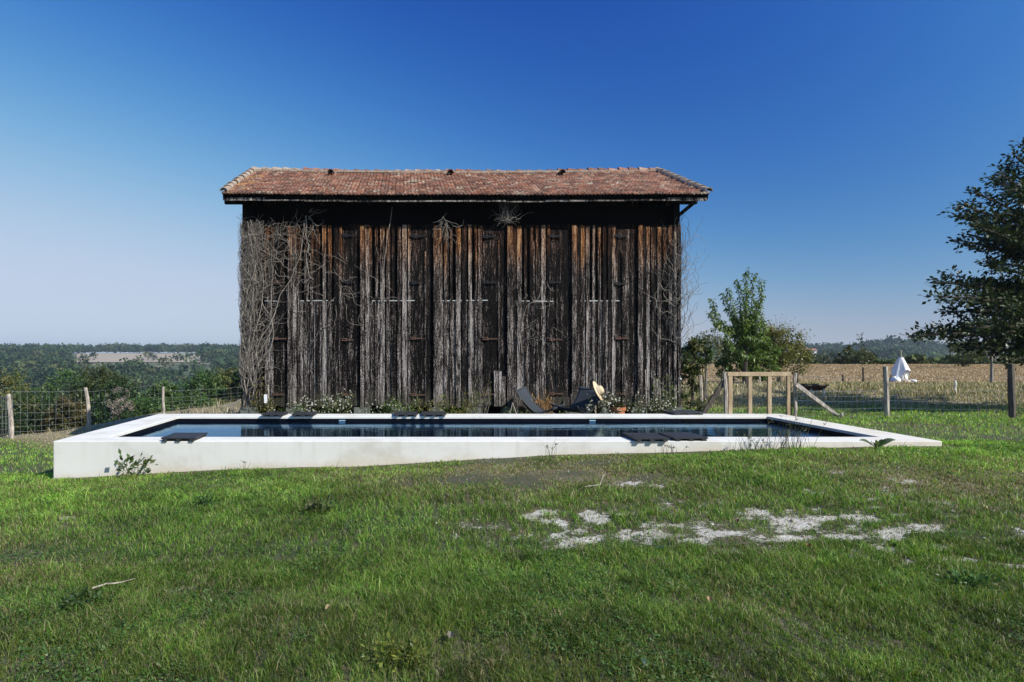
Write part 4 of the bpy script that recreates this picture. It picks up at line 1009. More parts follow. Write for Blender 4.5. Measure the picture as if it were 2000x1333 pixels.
# small fruit tree and young trees near the big oak
t = bushy('fruit_tree', 'small gnarled fruit tree with a pale forked trunk under the big oak', 'tree', (PX(1936, 24), 24, g1(PX(1936, 24), 24)), [(.1, 0, 1.15, .45, .5, .28), (-.55, .1, 1.2, .5, .5, .32), (.5, .3, 1.3, .45, .4, .3), (-.2, 0, 1.45, .5, .4, .25)], .075, 1500, [(.08, .10, .03), (.12, .13, .04), (.06, .08, .025)], None, .055, .3, bmat='bark_pale')
bushy('round_bush', 'round yellow green bush at the far edge of the dry field', 'bush', (PX(1668, 60), 60, g1(PX(1668, 60), 60)), [(0, 0, .8, 1.25, .9, .75), (.9, 0, .55, .8, .7, .5), (-.9, .2, .5, .7, .6, .5)], .17, 2400, [(.075, .085, .025), (.10, .105, .03), (.055, .07, .02)], None, .06)
bushy('grey_bush', 'silvery grey green bush left of the round yellow green bush', 'bush', (PX(1618, 64), 64, g1(PX(1618, 64), 64)), [(0, 0, .6, 1.5, .9, .6)], .17, 1500, [(.10, .12, .09), (.075, .095, .06)], None, .06)
bushy('orchard_tree', 'bright yellowish shrub beside the hedge under the oak branches', 'shrub', (PX(1880, 50), 50, g1(PX(1880, 50), 50)), [(0, 0, 1.0, 1.3, .9, .9)], .17, 1700, [(.07, .085, .025), (.05, .07, .02)], None, .06)

# the big oak at the right edge
DO = 15.5
ob = Vector((PX(2190, DO), DO + .8, 0)); ob.z = g1(ob.x, ob.y)
def oq(px, py, d=0): return P(px, py, DO + d)
OT = [(1782, 657, 0), (1815, 650, .6), (1828, 552, 0), (1836, 580, -.6), (1850, 610, .8), (1870, 422, .2), (1880, 400, -.4), (1875, 470, .9), (1902, 376, .3), (1900, 440, -.8), (1930, 520, 0), (1940, 352, .5), (1955, 340, -.5), (1965, 330, .2), (1985, 306, 0), (1999, 288, .6), (1920, 560, 1.2),
      (1850, 660, 1.2), (1880, 680, .4), (1900, 640, -.9), (1940, 690, .7), (1920, 610, .2), (1960, 600, -.7), (1965, 480, .6), (1975, 420, 0), (1985, 560, 1.0), (1990, 650, .1), (1955, 650, -.4), (1990, 370, -.9), (1940, 440, 1.2), (1925, 480, .6), (1990, 700, .8), (1975, 705, -.2), (1950, 560, .5), (1900, 590, .9), (1985, 460, -.5), (1890, 560, .3), (1872, 590, 1.4)]
oak = thing('oak_tree', 'big dark oak reaching into the picture at the right edge', 'tree', ob)
m = MB(); C = []; Dv = []; S = []
m.tube([ob - Vector((0, 0, .3)), ob + Vector((.05, 0, 1.2)), ob + Vector((-.05, 0, 3)), ob + Vector((0, .1, 4.4)), ob + Vector((0, .1, 5.4))], [.30, .24, .2, .13, .05], 10)
limbs = []
for px, py, d in OT:
    e = oq(px, py, d); h = max(.9, min(6.2, (e.z - ob.z) * .62 + .5)); s = ob + Vector((0, .05, h)); mid = s.lerp(e, .5) + Vector((0, 0, .12)); limbs.append([s, s.lerp(mid, .5) + Vector((0, 0, .08)), mid, mid.lerp(e, .55) + Vector((0, 0, .04)), e])
for i in range(44):         # the rest of the crown, out of the frame
    a = rv.uniform(-1.9, 2.4); h = rv.uniform(1.5, 3.9); rr_ = rv.uniform(2.0, 3.6) * (1.12 - .09 * h); s = ob + Vector((0, 0, h)); e = s + Vector((math.cos(a) * rr_, math.sin(a) * rr_, rv.uniform(.2, 1.5))); mid = s.lerp(e, .5) + Vector((0, 0, .1)); limbs.append([s, mid, e])
nin = len(OT)
for li, pl in enumerate(limbs):
    L = (pl[-1] - pl[0]).length; m.tube(pl, [.05 * (1 - i / len(pl)) + .008 for i in range(len(pl))], 5)
    nt = int(L * (8.5 if li < nin else 5))
    for k in range(nt):
        f = .22 + .78 * (k + rv.random()) / nt; q_ = f * (len(pl) - 1); j = min(int(q_), len(pl) - 2); p = pl[j].lerp(pl[j + 1], q_ - j); d = (pl[j + 1] - pl[j]).normalized()
        Lt = rv.uniform(.25, .75) * (1.15 - .75 * f); dirn = (d * .75 + Vector((rv.gauss(0, .6), rv.gauss(0, .6), rv.gauss(.08, .38)))).normalized(); e = p + dirn * Lt
        m.tube([p, p.lerp(e, .5) + Vector((0, 0, .015)), e], [.008, .006, .003], 3, cap=False)
        for g in range(int((Lt / (.0145 if li < nin else .018)))):
            o = Vector((rv.gauss(0, 1), rv.gauss(0, 1), rv.gauss(0, .7))) * .055
            C.append(p.lerp(e, rv.uniform(.05, 1.05)) + o); Dv.append(dirn * .5 + o.normalized() * .9); S.append(rv.uniform(.07, .132))
    e = pl[-1]; d = (pl[-1] - pl[-2]).normalized()
    for g in range(14): C.append(e - d * rv.uniform(0, .3) + Vector((rv.gauss(0, .03), rv.gauss(0, .03), rv.gauss(0, .03)))); Dv.append(d + Vector((rv.gauss(0, .5), rv.gauss(0, .5), rv.gauss(0, .5)))); S.append(rv.uniform(.06, .11))
m.build('trunk', M['bark'], oak); C = np.array(C); V, Fc, T = leaf_quads(C, np.array(Dv), np.array(S), pal([(.022, .040, .011), (.030, .052, .014), (.018, .032, .010), (.05, .065, .018)], len(C)), .55); mesh_obj('crown', V, Fc, M['oak'], oak, tint=T, k=3)

# ------------------------------------------------------------------ fences and gate
def post_tube(mb, base, top, r, lean=0, kinks=5, taper=.85, sides=7):
    base = Vector(base); top = Vector(top); pts = []; rad = []
    for i in range(kinks + 1):
        f = i / kinks; p = base.lerp(top, f) + Vector((math.sin(f * 3.1) * lean, 0, 0)) + Vector((rv.gauss(0, .006), rv.gauss(0, .006), 0)); pts.append(p); rad.append(r * (1 - (1 - taper) * f) * rv.uniform(.93, 1.07))
    pts.append(Vector((pts[-1].x, pts[-1].y, pts[-1].z + .002))); rad.append(rad[-1] * .8)
    mb.tube(pts, rad, sides)
def netting(mb, A, B, heights, n, r=.003, sagz=.03):
    A = Vector(A); B = Vector(B)
    for h in heights:
        p = [A.lerp(B, i / 8) + Vector((0, 0, h - sagz * math.sin(math.pi * i / 8))) for i in range(9)]
        if len(heights) > 2: p = [Vector((a.x, a.y, a.z)) for a in p]
        mb.tube(p, r * 1.25 if h == max(heights) else r, 3, cap=False)
    for i in range(n + 1):
        f = i / n; b = A.lerp(B, f); s = -sagz * math.sin(math.pi * f); mb.tube([b + Vector((rv.gauss(0, .008), 0, min(heights) + s)), b + Vector((rv.gauss(0, .012), 0, (min(heights) + max(heights)) / 2 + s)), b + Vector((0, 0, max(heights) + s))], r * .85, 3, cap=False)
fl = thing('wire_fence', 'wire netting fence on split wooden posts along the left slope', 'fence', (-9.0, 18, -.5))
FP = [(-14, 862, 776, 16.3), (24, 858, 770, 17.0), (171, 844, 757.5, 19.5), (318.5, 813, 756, 24.0), (490, 792, 761, 31.0)]
fpts = []
for i, (px, yb, yt, D) in enumerate(FP):
    bz, tz = PZ(yb, D), PZ(yt, D); x = PX(px, D); fpts.append((x, D, bz, tz))
    m = MB(); lean = {2: .06}.get(i, .015); off = {1: -.10, 2: -.05}.get(i, 0); post_tube(m, (x, D, bz - .3), (x + off, D, tz), .062 if i < 3 else .055, lean); m.build('fence_post', M['post'], fl)
for i in range(len(fpts) - 1):
    a, b = fpts[i], fpts[i + 1]; m = MB(); hh = (a[3] - a[2] + b[3] - b[2]) / 2 - .06
    netting(m, (a[0], a[1], a[2] + .06), (b[0], b[1], b[2] + .06), [hh * f for f in (0, .10, .22, .36, .52, .70, 1.0)], 11 + 4 * (i == 2), .0027); m.build('wire_netting', M['wire'], fl)
fr = thing('wire_fence', 'wire netting fence with two grey posts on the lawn right of the pool', 'fence', (11, 14.5, .2))
RP = [(1553, 812, 728, 14.6), (1733.5, 820, 716, 14.6), (1977, 829, 711, 13.9), (2230, 850, 720, 13.0)]
rpts = []
for i, (px, yb, yt, D) in enumerate(RP):
    x = PX(px, D); bz = g1(x, D) - .05; tz = PZ(yt, D); rpts.append((x, D, bz, tz))
    if i == 0: continue
    m = MB(); off = {1: -.05, 2: -.03}.get(i, 0); post_tube(m, (x, D, bz - .3), (x + off, D, tz), .055 if i != 2 else .066, .012); m.build('fence_post', M['post'] if i != 2 else M['post_dark'], fr)
for i in range(len(rpts) - 1):
    a, b = rpts[i], rpts[i + 1]; m = MB(); netting(m, (a[0], a[1], a[2] + .08), (b[0], b[1], b[2] + .08), [0, .17, .32, .42, .52], 15, .0030, .02); m.build('wire_netting', M['wire'], fr)

gate = thing('garden_gate', 'pale new wooden gate with chicken wire between rough split posts', 'gate', (PX(1484, 14.5), 14.5, .27))
DG = 14.5
def gx_(px): return PX(px, DG)
def gzz(py): return PZ(py, DG)
zb = gzz(811) - .12
m = MB(); m.box(gx_(1420), gx_(1544), DG - .03, DG + .03, gzz(735), gzz(727)); m.build('top_rail', M['new_wood'], gate, bevel=.004)
m = MB(); m.box(gx_(1422), gx_(1542), DG - .02, DG + .025, zb, zb + .07); m.build('bottom_rail', M['new_wood'], gate)
for a, b in ((1422, 1430), (1461, 1468), (1499, 1506), (1536.5, 1542.5)):
    m = MB(); m.box(gx_(a), gx_(b), DG - .025, DG + .035, zb, gzz(735) - .002); m.build('stile', M['new_wood'], gate, bevel=.003)
m = MB()
def hexmesh(x0, x1, z0, z1, y, s):
    dx = s; x = x0; k = 0
    nx_ = int((x1 - x0) / dx); nz__ = int((z1 - z0) / s)
    for i in range(nx_):
        p = [(x0 + (i + .5) * dx + (.28 if j % 2 else -.28) * dx * (1 if (i + j // 1) % 1 == 0 else 1), y, z0 + j * s * .8) for j in range(int((z1 - z0) / (s * .8)))]
        q2 = [(x0 + (i + .5) * dx + (-.28 if j % 2 else .28) * dx, y, z0 + j * s * .8) for j in range(int((z1 - z0) / (s * .8)))]
        m.tube(p, .0011, 3, cap=False); m.tube(q2, .0011, 3, cap=False)
hexmesh(gx_(1430), gx_(1536.5), zb + .07, gzz(735), DG + .03, .042)
m.build('chicken_wire', M['wire'], gate)
for px, yt, yb, w, mat in ((1417, 727, 812, 7, 'post'), (1552.5, 729, 813, 6, 'post'), (1547, 728, 812, 4, 'post_dark')):
    m = MB(); x = gx_(px); dd = DG if mat == 'post' else DG + .07; post_tube(m, (x, dd, gzz(yb) - .25), (x - .01, dd, gzz(yt)), w / 2 * DG / F * 1.08, .012, 6, .95, 6); m.build('gate_post', M[mat], gate)
m = MB(); m.bar((gx_(1415), DG + .02, gzz(745)), (gx_(1376), DG + .1, gzz(812)), .085, .05, up=(0, 1, 0)); m.build('brace', M['post_dark'], gate)
m = MB(); m.bar((gx_(1552), DG - .06, gzz(751)), (gx_(1624), DG - .25, gzz(812)), .085, .05, up=(0, 1, 0), w2=.05); m.bar((gx_(1580), DG - .07, gzz(778)), (gx_(1622), DG - .27, gzz(809)), .03, .04, up=(0, 1, 0)); m.build('brace', M['post'], gate)
# loose posts and wires behind
def single_post(name, label, px, yt, yb, D, w, mat, lean=.01, group=None, top=0):
    x = PX(px, D); bz = min(g1(x, D), PZ(yb, D)); t = tag(MB_post(name, (x, D, bz - .2), (x + top, D, PZ(yt, D)), w * D / F / 2, lean, M[mat]), label, 'post', group); return t
def MB_post(name, base, top, r, lean, mat):
    m = MB(); post_tube(m, base, top, r, lean, 6, .9, 6); return m.build(name, mat, origin=(base[0], base[1], base[2] + .2))
single_post('fence_post', 'weathered grey post with a dark notch left of the gate', 1368, 733, 811, 15.8, 7, 'post', .02)
single_post('fence_post', 'thin crooked dark post touching the notched grey post', 1374, 736, 795, 16.2, 4, 'post_dark', .03)
single_post('marker_stake', 'short pale stake stump standing in the lawn beside the pool', 1643.5, 806, 819, 14.2, 5.5, 'post')
single_post('field_post', 'dark capped short post at the edge of the dry field', 1646, 732, 751, 24, 4.5, 'post_dark')
single_post('field_post', 'thin dark post taller than its neighbour at the edge of the dry field', 1686, 718, 752, 24, 3.6, 'post_dark')
single_post('field_post', 'grey post seen through the middle bay of the gate', 1484, 736, 757, 23, 4, 'post', .0)
single_post('field_post', 'grey post close behind the right gate post', 1558, 727, 751, 23, 4, 'post_dark', .0)
single_post('marker_peg', 'small white peg sticking up on the grass bank', 1866.5, 744, 756, 20.5, 4.5, 'white', .0)
m = MB()
for z0_, D in ((737, 24), (738, 24)):
    p = [P(1380 + i * 25, 737 + .4 * math.sin(i), 24) for i in range(13)]
    if z0_ == 737: m.tube(p, .004, 3, cap=False)
tag(m.build('field_wire', M['wire'], origin=(12, 24, .5)), 'single strand of wire strung across the edge of the dry field', 'wire')

# wooden trough on white legs
D = 20.0; tx0, tx1 = PX(1563, D), PX(1605, D); tzz = PZ(752, D)
t = thing('feed_trough', 'rusty brown feed trough on white legs behind the gate', 'trough', ((tx0 + tx1) / 2, D, g1(tx0, D)))
m = MB(); n = 9; vs = []
for X0 in (tx0, tx1):
    for j in range(n): a = math.pi * j / (n - 1); vs.append((X0 + .06 * math.sin(a) * (1 if X0 == tx0 else -1), D - math.cos(a) * .28, tzz - math.sin(a) * .16))
m.add(vs, [(j, j + 1, n + j + 1, n + j) for j in range(n - 1)] + [tuple(range(n)), tuple(range(2 * n - 1, n - 1, -1))]); m.build('basin', M['rust'], t)
m = MB(); m.box(tx0 - .03, tx1 + .03, D - .31, D - .27, tzz - .02, tzz + .02); m.box(tx0 - .03, tx1 + .03, D + .27, D + .31, tzz - .02, tzz + .02); m.build('lip', M['post_dark'], t)
for px, dd in ((1576, -.2), (1600, -.2), (1578, .2), (1602, .2)):
    m = MB(); x = PX(px, D); post_tube(m, (x, D + dd, min(g1(x, D), PZ(781, D)) - .1), (x + .01, D + dd, tzz - .03), .03, .0); m.build('leg', M['white'], t)

# towels draped on a wigwam of poles
D = 28.0; b = Vector((PX(1758, D), D, g1(PX(1758, D), D)))
t = thing('towel_wigwam', 'tripod of wooden poles draped with white and pale blue cloth in the dry field', 'drying tripod', b)
top = P(1759.5, 690, D)
for a in (0.4, 2.5, 4.6):
    m = MB(); e = b + Vector((math.cos(a) * .36, math.sin(a) * .36, 0)); d = (top - e); d = d * 1.06; m.tube([e, e + d * .5, e + d * 1.03], [.026, .024, .02], 6); m.build('pole', M['post'], t)
cl = MB(); n = 36; rows_ = 12; vs = []
for j in range(rows_):
    f = j / (rows_ - 1)
    for i in range(n):
        a = 2 * math.pi * i / n; hem = .72 + .18 * math.sin(2 * a + .6) + .06 * math.sin(5 * a); z = top.z - .17 - f * .86 * hem; r = .08 + f * .225 * (1 + .10 * math.sin(7 * a + 1) + .09 * math.sin(11 * a)) 
        vs.append((top.x + math.cos(a) * r, D + math.sin(a) * r, z))
cl.add(vs, [(j * n + i, j * n + (i + 1) % n, (j + 1) * n + (i + 1) % n, (j + 1) * n + i) for j in range(rows_ - 1) for i in range(n)]); cl.build('cloth', M['cloth'], t, smooth=True)
m = MB(); m.lathe([(.19, 0), (.19, .1), (.15, .35), (.12, .55)], (b.x + .08, b.y, b.z), 12); m.build('inner_cloth', M['cloth'], t, smooth=True)
def heap(name, label, cat, c, rx, ry, h, mat):
    m = MB(); vs = []; n = 18; rr2 = random.Random(len(name) + int(c[0] * 10))
    for j in range(7):
        f = j / 6
        for i in range(n):
            a = 2 * math.pi * i / n; r = math.cos(f * math.pi / 2) ** .6 * (1 + .18 * math.sin(3 * a + f * 3) + .1 * math.sin(7 * a + f * 5)); vs.append((c[0] + rx * r * math.cos(a), c[1] + ry * r * math.sin(a), c[2] - .03 + h * math.sin(f * math.pi / 2) * (1 + .15 * math.sin(4 * a))))
    m.add(vs, [(j * n + i, j * n + (i + 1) % n, (j + 1) * n + (i + 1) % n, (j + 1) * n + i) for j in range(6) for i in range(n)]); return tag(m.build(name, mat, smooth=True, origin=c), label, cat)
for nm, lb, ct, px, rx, h, mt in (('cloth_heap', 'crumpled white cloth on the ground at the foot of the tripod', 'cloth', 1750, .17, .22, 'cloth'), ('sandbag', 'tan sack lying right of the crumpled white cloth', 'sack', 1768, .2, .13, 'post'), ('cloth_bundle', 'small flat white cloth bundle right of the tan sack', 'cloth', 1784, .12, .12, 'cloth')):
    x = PX(px, 27.6); heap(nm, lb, ct, (x, 27.6, g1(x, 27.6)), rx, .2, h, M[mt])
# tall thin plant beside the round bush
t = thing('tall_thistle', 'tall thin dried plant with a branching top standing before the field hedge', 'plant', (PX(1680, 26), 26, g1(PX(1680, 26), 26))); m = MB(); C = []
s = Vector((PX(1685, 26), 26, g1(PX(1685, 26), 26))); e = P(1679, 657, 26); m.tube([s, s.lerp(e, .5) + Vector((.03, 0, 0)), e], [.010, .008, .004], 4)
for k in range(16):
    p = s.lerp(e, .60 + .40 * k / 15); d = Vector((rv.choice([-1, 1]) * rv.uniform(.06, .16) * (1.3 - .5 * k / 15), rv.gauss(0, .08), rv.uniform(.0, .12))); m.tube([p, p + d], .004, 3, cap=False)
    for g in range(4): C.append(p + d * rv.uniform(.5, 1.1))
m.build('stem', M['bark'], t); C = np.array(C); V, Fc, T = leaf_quads(C, rdir(len(C)), .09, pal(G_DARK, len(C))); mesh_obj('leaves', V, Fc, M['leaf'], t, tint=T, k=3)

# distant house and silo
D = 420.0; x = PX(1583, D); z = PZ(689, D)
t = thing('farmhouse', 'tiny white farmhouse with a red roof on the right horizon', 'house', (x, D, z))
m = MB(); m.box(x - 2.6, x + 2.6, D - 2, D + 2, z - 2, z + 1.3); m.build('wall', M['white'], t)
m = MB(); m.add([(x - 3, D - 2.5, z + 1.25), (x + 3, D - 2.5, z + 1.25), (x + 3, D + 2.5, z + 1.25), (x - 3, D + 2.5, z + 1.25), (x - 3, D, z + 2.3), (x + 3, D, z + 2.3)], [(0, 1, 5, 4), (2, 3, 4, 5), (0, 4, 3), (1, 2, 5), (3, 2, 1, 0)]); m.build('roof', M['redroof'], t)
m = MB(); m.box(x + .3, x + 1.1, D - 2.02, D - 1.99, z - .3, z + .7); m.build('window', M['black'], t)
D = 330.0; x = PX(1367, D); t = thing('silo', 'small pale silo just above the bush by the right barn corner', 'silo', (x, D, PZ(700, D)))
m = MB(); m.lathe([(.75, 0), (.75, PZ(669, D) - PZ(700, D) - .3), (.55, PZ(669, D) - PZ(700, D)), (.01, PZ(668, D) - PZ(700, D))], (x, D, PZ(700, D)), 16); m.build('tank', M['white'], t, smooth=False)
# ------------------------------------------------------------------ canvas chairs, hat, pot, stakes
def sling_chair(name, label, loc, rot, group):
    t = thing(name, label, 'chair', loc, group); t.rotation_euler = (0, 0, rot)
    # local: +x is the way the sitter faces, y across
    BL, BR, FL_, FR_ = Vector((-.38, .35, .83)), Vector((-.38, -.35, .83)), Vector((.42, .36, .50)), Vector((.42, -.36, .50))
    n, k = 15, 19; vs = []
    for j in range(k):
        v = j / (k - 1)
        for i in range(n):
            u = i / (n - 1)
            L = BL.lerp(FL_, v); Rr = BR.lerp(FR_, v); p = L.lerp(Rr, u)
            edge = 4 * v * (1 - v)                          # side edges sag between the corner pockets
            cz = (.345 + .42 * max(0, (.52 - v) / .52) ** 1.25 + .10 * max(0, (v - .62) / .38) ** 1.5) + .03 * (2 * u - 1) ** 2 * (1 - edge)
            ez = p.z - .40 * edge * (1 if v > .45 else .72 + .28 * v / .45)
            w = (2 * u - 1) ** 2
            z = cz * (1 - w) + max(cz, ez) * w
            y = p.y * (1 - .17 * edge); x = p.x + .06 * (1 - w) * (1 - v) * -1 + (-.10 * (1 - w) if v > .9 else 0) * (v - .9) * 10
            vs.append((x, y, z))
    V = np.array(vs); fs = [(j * n + i, j * n + i + 1, (j + 1) * n + i + 1, (j + 1) * n + i) for j in range(k - 1) for i in range(n - 1)]
    o = mesh_obj('sling', V, fs, M['fabric'], None, smooth=True); o.parent = t
    sm = o.modifiers.new('thickness', 'SOLIDIFY'); sm.thickness = .008
    m = MB()
    for s in (1, -1):
        m.tube([(-.38, .35 * s, .832), (-.22, .33 * s, .5), (.26, .30 * s, .02), (.30, .27 * s, .008), (.30, -.27 * s * .0 + .1 * s, .008)], .009, 6)
        m.tube([(.42, .36 * s, .505), (.25, .33 * s, .33), (-.30, .30 * s, .02), (-.34, .27 * s, .008), (-.34, .08 * s, .008)], .009, 6)
    m.tube([(.30, .1, .008), (.30, -.1, .008)], .009, 6); m.tube([(-.34, .08, .008), (-.34, -.08, .008)], .009, 6)
    f = m.build('frame', M['frame'], None, smooth=True); f.parent = t
    m = MB()
    for j in (0, 14):
        m.tube([V[r * n + j] + np.array([0, 0, .004]) for r in range(k)], .007, 5)
    e = m.build('piping', M['slab'], None); e.parent = o
    return t
CH = 'sling chairs in front of the barn'
c1 = Vector((PX(1052, 14.0), 14.0, g1(PX(1052, 14.0), 14.0)))
c2 = Vector((PX(1131, 13.95), 13.95, g1(PX(1131, 13.95), 13.95)))
sling_chair('butterfly_chair', 'navy canvas sling chair facing right in front of the barn', c1, R(-28), CH)
sling_chair('butterfly_chair', 'navy canvas sling chair with the straw hat hooked on its corner', c2, R(-148), CH)
# straw hat hanging on the raised back corner of the second chair
hp = P(1168, 764, 13.80); hat = thing('straw_hat', 'wide brimmed straw hat hooked on a corner of the canvas chair', 'hat', hp)
m = MB(); prof = [(.001, .105), (.05, .103), (.075, .09), (.088, .06), (.094, .01), (.12, .0), (.17, -.006), (.205, .004), (.205, -.003), (.17, -.014), (.12, -.008), (.09, -.004), (.08, .06), (.06, .085), (.001, .095)]
m.lathe([(r, z) for r, z in prof], (0, 0, 0), 28); hb = m.build('straw', M['straw'], None, smooth=True); hb.parent = hat
m = MB(); m.lathe([(.0945, .012), (.0925, .032), (.0945, .034), (.0965, .012)], (0, 0, 0), 28); bb = m.build('band', M['post'], None, smooth=True); bb.parent = hat
hat.rotation_euler = Vector((.80, -.42, .42)).to_track_quat('Z', 'Y').to_euler()
# terracotta pot
px_, D = 1206, 13.6; pb = Vector((PX(px_, D), D, g1(PX(px_, D), D))); pt = thing('flower_pot', 'terracotta pot with withered plants beside the canvas chairs', 'pot', pb)
zt = PZ(795.5, D) - pb.z; m = MB()
m.lathe([(.001, .0), (.10, .0), (.135, zt - .06), (.152, zt - .06), (.158, zt), (.142, zt), (.13, zt - .04), (.001, zt - .05)], (0, 0, 0), 26)
b_ = m.build('pot', M['terra'], None); b_.parent = pt
m = MB(); m.lathe([(.1375, zt - .13), (.143, zt - .125), (.1375, zt - .12)], (0, 0, 0), 26); b_ = m.build('ring', M['terra'], None); b_.parent = pt
C = np.array([(rv.gauss(0, .045), rv.gauss(0, .045), zt + rv.uniform(-.03, .07)) for i in range(260)]); V, Fc, T = leaf_quads(C, rdir(260) + np.array([0, 0, .7]), .075, pal([(.06, .07, .03), (.12, .10, .05), (.04, .03, .02)], 260)); b_ = mesh_obj('withered_plant', V, Fc, M['leaf'], None, tint=T, k=3); b_.parent = pt
def stake(name, label, pts, r, mat='post'):
    m = MB(); m.tube(pts, r, 6); p0 = pts[0]; return tag(m.build(name, M[mat], origin=p0), label, 'stick')
def gp(px, D): return Vector((PX(px, D), D, g1(PX(px, D), D) - .05))
stake('garden_stake', 'pale upright stake beside the hung straw hat', [gp(1162.5, 14.2), P(1163.5, 770, 14.2), P(1164.5, 729, 14.2)], [.013, .012, .009])
stake('garden_stake', 'thin pale stake right of the terracotta pot', [gp(1263, 14.3), P(1262, 770, 14.3), P(1260.5, 722, 14.35)], [.011, .010, .007])
stake('garden_stake', 'short bent stick among the tall yellow weeds', [gp(925, 14.3), P(924, 790, 14.3), P(920, 755, 14.3)], [.008, .007, .006])
t = thing('stick_tripod', 'two short sticks tied into an inverted V before the barn', 'sticks', gp(1003, 13.7))
for a, bq in (((996, 809), (1001, 787)), ((1009, 810), (1001, 787))):
    m = MB(); e = gp(a[0], 13.7); m.tube([e, P(a[0], a[1], 13.7), P(bq[0], bq[1], 13.7)], .008, 5); m.build('stick', M['post'], t)
# hanging shiny fitting on the right barn corner
m = MB(); p = P(1328.5, 741, YW - .06); m.lathe([(.001, -.03), (.02, -.028), (.032, -.01), (.03, .01), (.014, .028), (.001, .03)], p, 12); tag(m.build('insulator', M['zinc'], smooth=True, origin=p), 'small white insulator knob fixed low on the right barn corner', 'insulator')

# ------------------------------------------------------------------ weeds along the foot of the barn
def weed(name, label, px, D, w, h, n, cols, flowers=0, leaf=.05, cat='weed', stems=14, group=None, dry=False, fcol='petal', spiky=False, base=None):
    x = PX(px, D); b = Vector((x, D, g1(x, D))) if base is None else Vector(base); t = thing(name, label, cat, b, group); m = MB(); C = []; Dv = []; tips = []
    for i in range(stems):
        a = rv.uniform(0, 6.28); r = w * .5 * math.sqrt(rv.random()); hh = h * rv.uniform(.55, 1.05); s = b + Vector((math.cos(a) * r * .55, math.sin(a) * r * .4, -.03)); e = b + Vector((math.cos(a) * r * 1.15, math.sin(a) * r * .8, hh)); mid = s.lerp(e, .55) + Vector((rv.gauss(0, .03), rv.gauss(0, .03), .04)); m.tube([s, mid, e], [.005 * min(1, h * 3), .004 * min(1, h * 3), .002 * min(1, h * 3)], 3, tuple(cols[0]), cap=False); tips.append((s, mid, e))
    for i in range(n):
        s, mid, e = rv.choice(tips); f = rv.uniform(.15, 1.05); p = s.lerp(mid, f * 2) if f < .5 else mid.lerp(e, f * 2 - 1); o = Vector((rv.gauss(0, 1), rv.gauss(0, 1), rv.gauss(0, .7))) * leaf * (.8 if not spiky else .3); C.append(p + o); Dv.append(o + Vector((0, 0, leaf * (.2 if not spiky else 1.5))) + (e - s) * .05)
    m.build('stem', M['leaf'] if not dry else M['post'], t)
    n_ = len(C); V, Fc, T = leaf_quads(np.array(C), np.array(Dv), leaf * rng.uniform(.6, 1.35, n_), pal(cols, n_), .5 if not spiky else .18); mesh_obj('foliage', V, Fc, M['leaf'], t, tint=T, k=3)
    if flowers:
        FV = []
        for i in range(flowers):
            s, mid, e = rv.choice(tips); p = mid.lerp(e, rv.uniform(.2, 1.15)) + Vector((rv.gauss(0, .05), rv.gauss(0, .05) - .03, rv.gauss(.02, .04))); FV.append(p)
        C = np.repeat(np.array([tuple(p) for p in FV]), 5, 0); V, Fc, T = leaf_quads(C, rdir(len(C)), .022, pal([(.75, .75, .70), (.68, .66, .6)], len(C), .9, 1.05), .8); mesh_obj('blossom', V, Fc, M['leaf'], t, tint=T, k=3)
    return t
W = 'weeds growing along the foot of the barn'
LIME = [(.09, .13, .03), (.12, .15, .04), (.06, .10, .02)]
YEL = [(.16, .14, .04), (.12, .12, .03), (.20, .16, .06), (.08, .09, .02)]
weed('climbing_rose', 'yellow green young climber tied to a stake at the left barn corner', 516, 14.25, .5, .98, 420, YEL[1:] + [(.05, .06, .015)], 0, .055, 'climber', 10, None)
single_post('plant_stake', 'pale stake carrying the young climber at the left barn corner', 523, 752, 812, 14.2, 3, 'post')
m = MB(); p = P(518, 779, 14.1); m.box(p.x - .03, p.x + .035, p.y - .004, p.y + .004, p.z - .09, p.z + .08, jt=.012); tag(m.build('plant_tag', M['cloth'], origin=p, bevel=.003), 'small pale plant tag hanging on the young climber', 'tag')
for px, D, w, h, n, cols, fl_, lf, lab in (
    (560, 13.6, .7, .50, 500, LIME, 30, .045, 'low sparse weed just right of the young climber'),
    (610, 13.5, .8, .62, 650, [(.08, .11, .03), (.06, .09, .025)], 80, .04, 'weed with the densest white flowers behind the back duckboards'),
    (655, 13.6, .9, .72, 650, [(.07, .09, .03), (.10, .12, .04)], 75, .04, 'tallest white flowered weed under the pale silvery boards'),
    (735, 13.6, .6, .52, 420, [(.07, .10, .03)], 36, .04, 'straggly white flowered weed left of the leafy green clump'),
    (790, 13.5, .8, .60, 900, LIME, 26, .05, 'leafy fresh green clump behind the greyish back duckboard'),
    (838, 13.7, .5, .58, 380, YEL, 6, .045, 'small yellowish weed right of the leafy green clump'),
    (893, 13.7, .75, .68, 900, LIME[1:] + YEL[:2], 0, .05, 'bushy lime green weed left of the bent stick'),
    (1003, 13.75, .5, .40, 420, LIME, 4, .05, 'small round leaved weed under the tied sticks'),
    (1100, 13.5, .6, .36, 420, LIME, 8, .045, 'low green weed between the two canvas chairs'),
    (1180, 13.6, .8, .70, 700, [(.09, .10, .045), (.07, .09, .03)], 85, .035, 'grey green white flowered weed left of the terracotta pot'),
    (1228, 13.8, .6, .52, 420, [(.07, .10, .03), (.09, .11, .04)], 16, .04, 'green weed right of the terracotta pot'),
    (1285, 13.8, .8, .66, 620, [(.10, .11, .06), (.08, .09, .04)], 60, .035, 'greyish white flowered weed left of the right barn corner'),
    (1300, 14.3, .5, .95, 300, [(.12, .15, .05), (.10, .12, .04)], 6, .06, 'lighter green tall weed climbing the wall near the right barn corner')):
    weed('weed', lab, px, D, w, h, n, cols, fl_, lf, 'weed', 16, W)
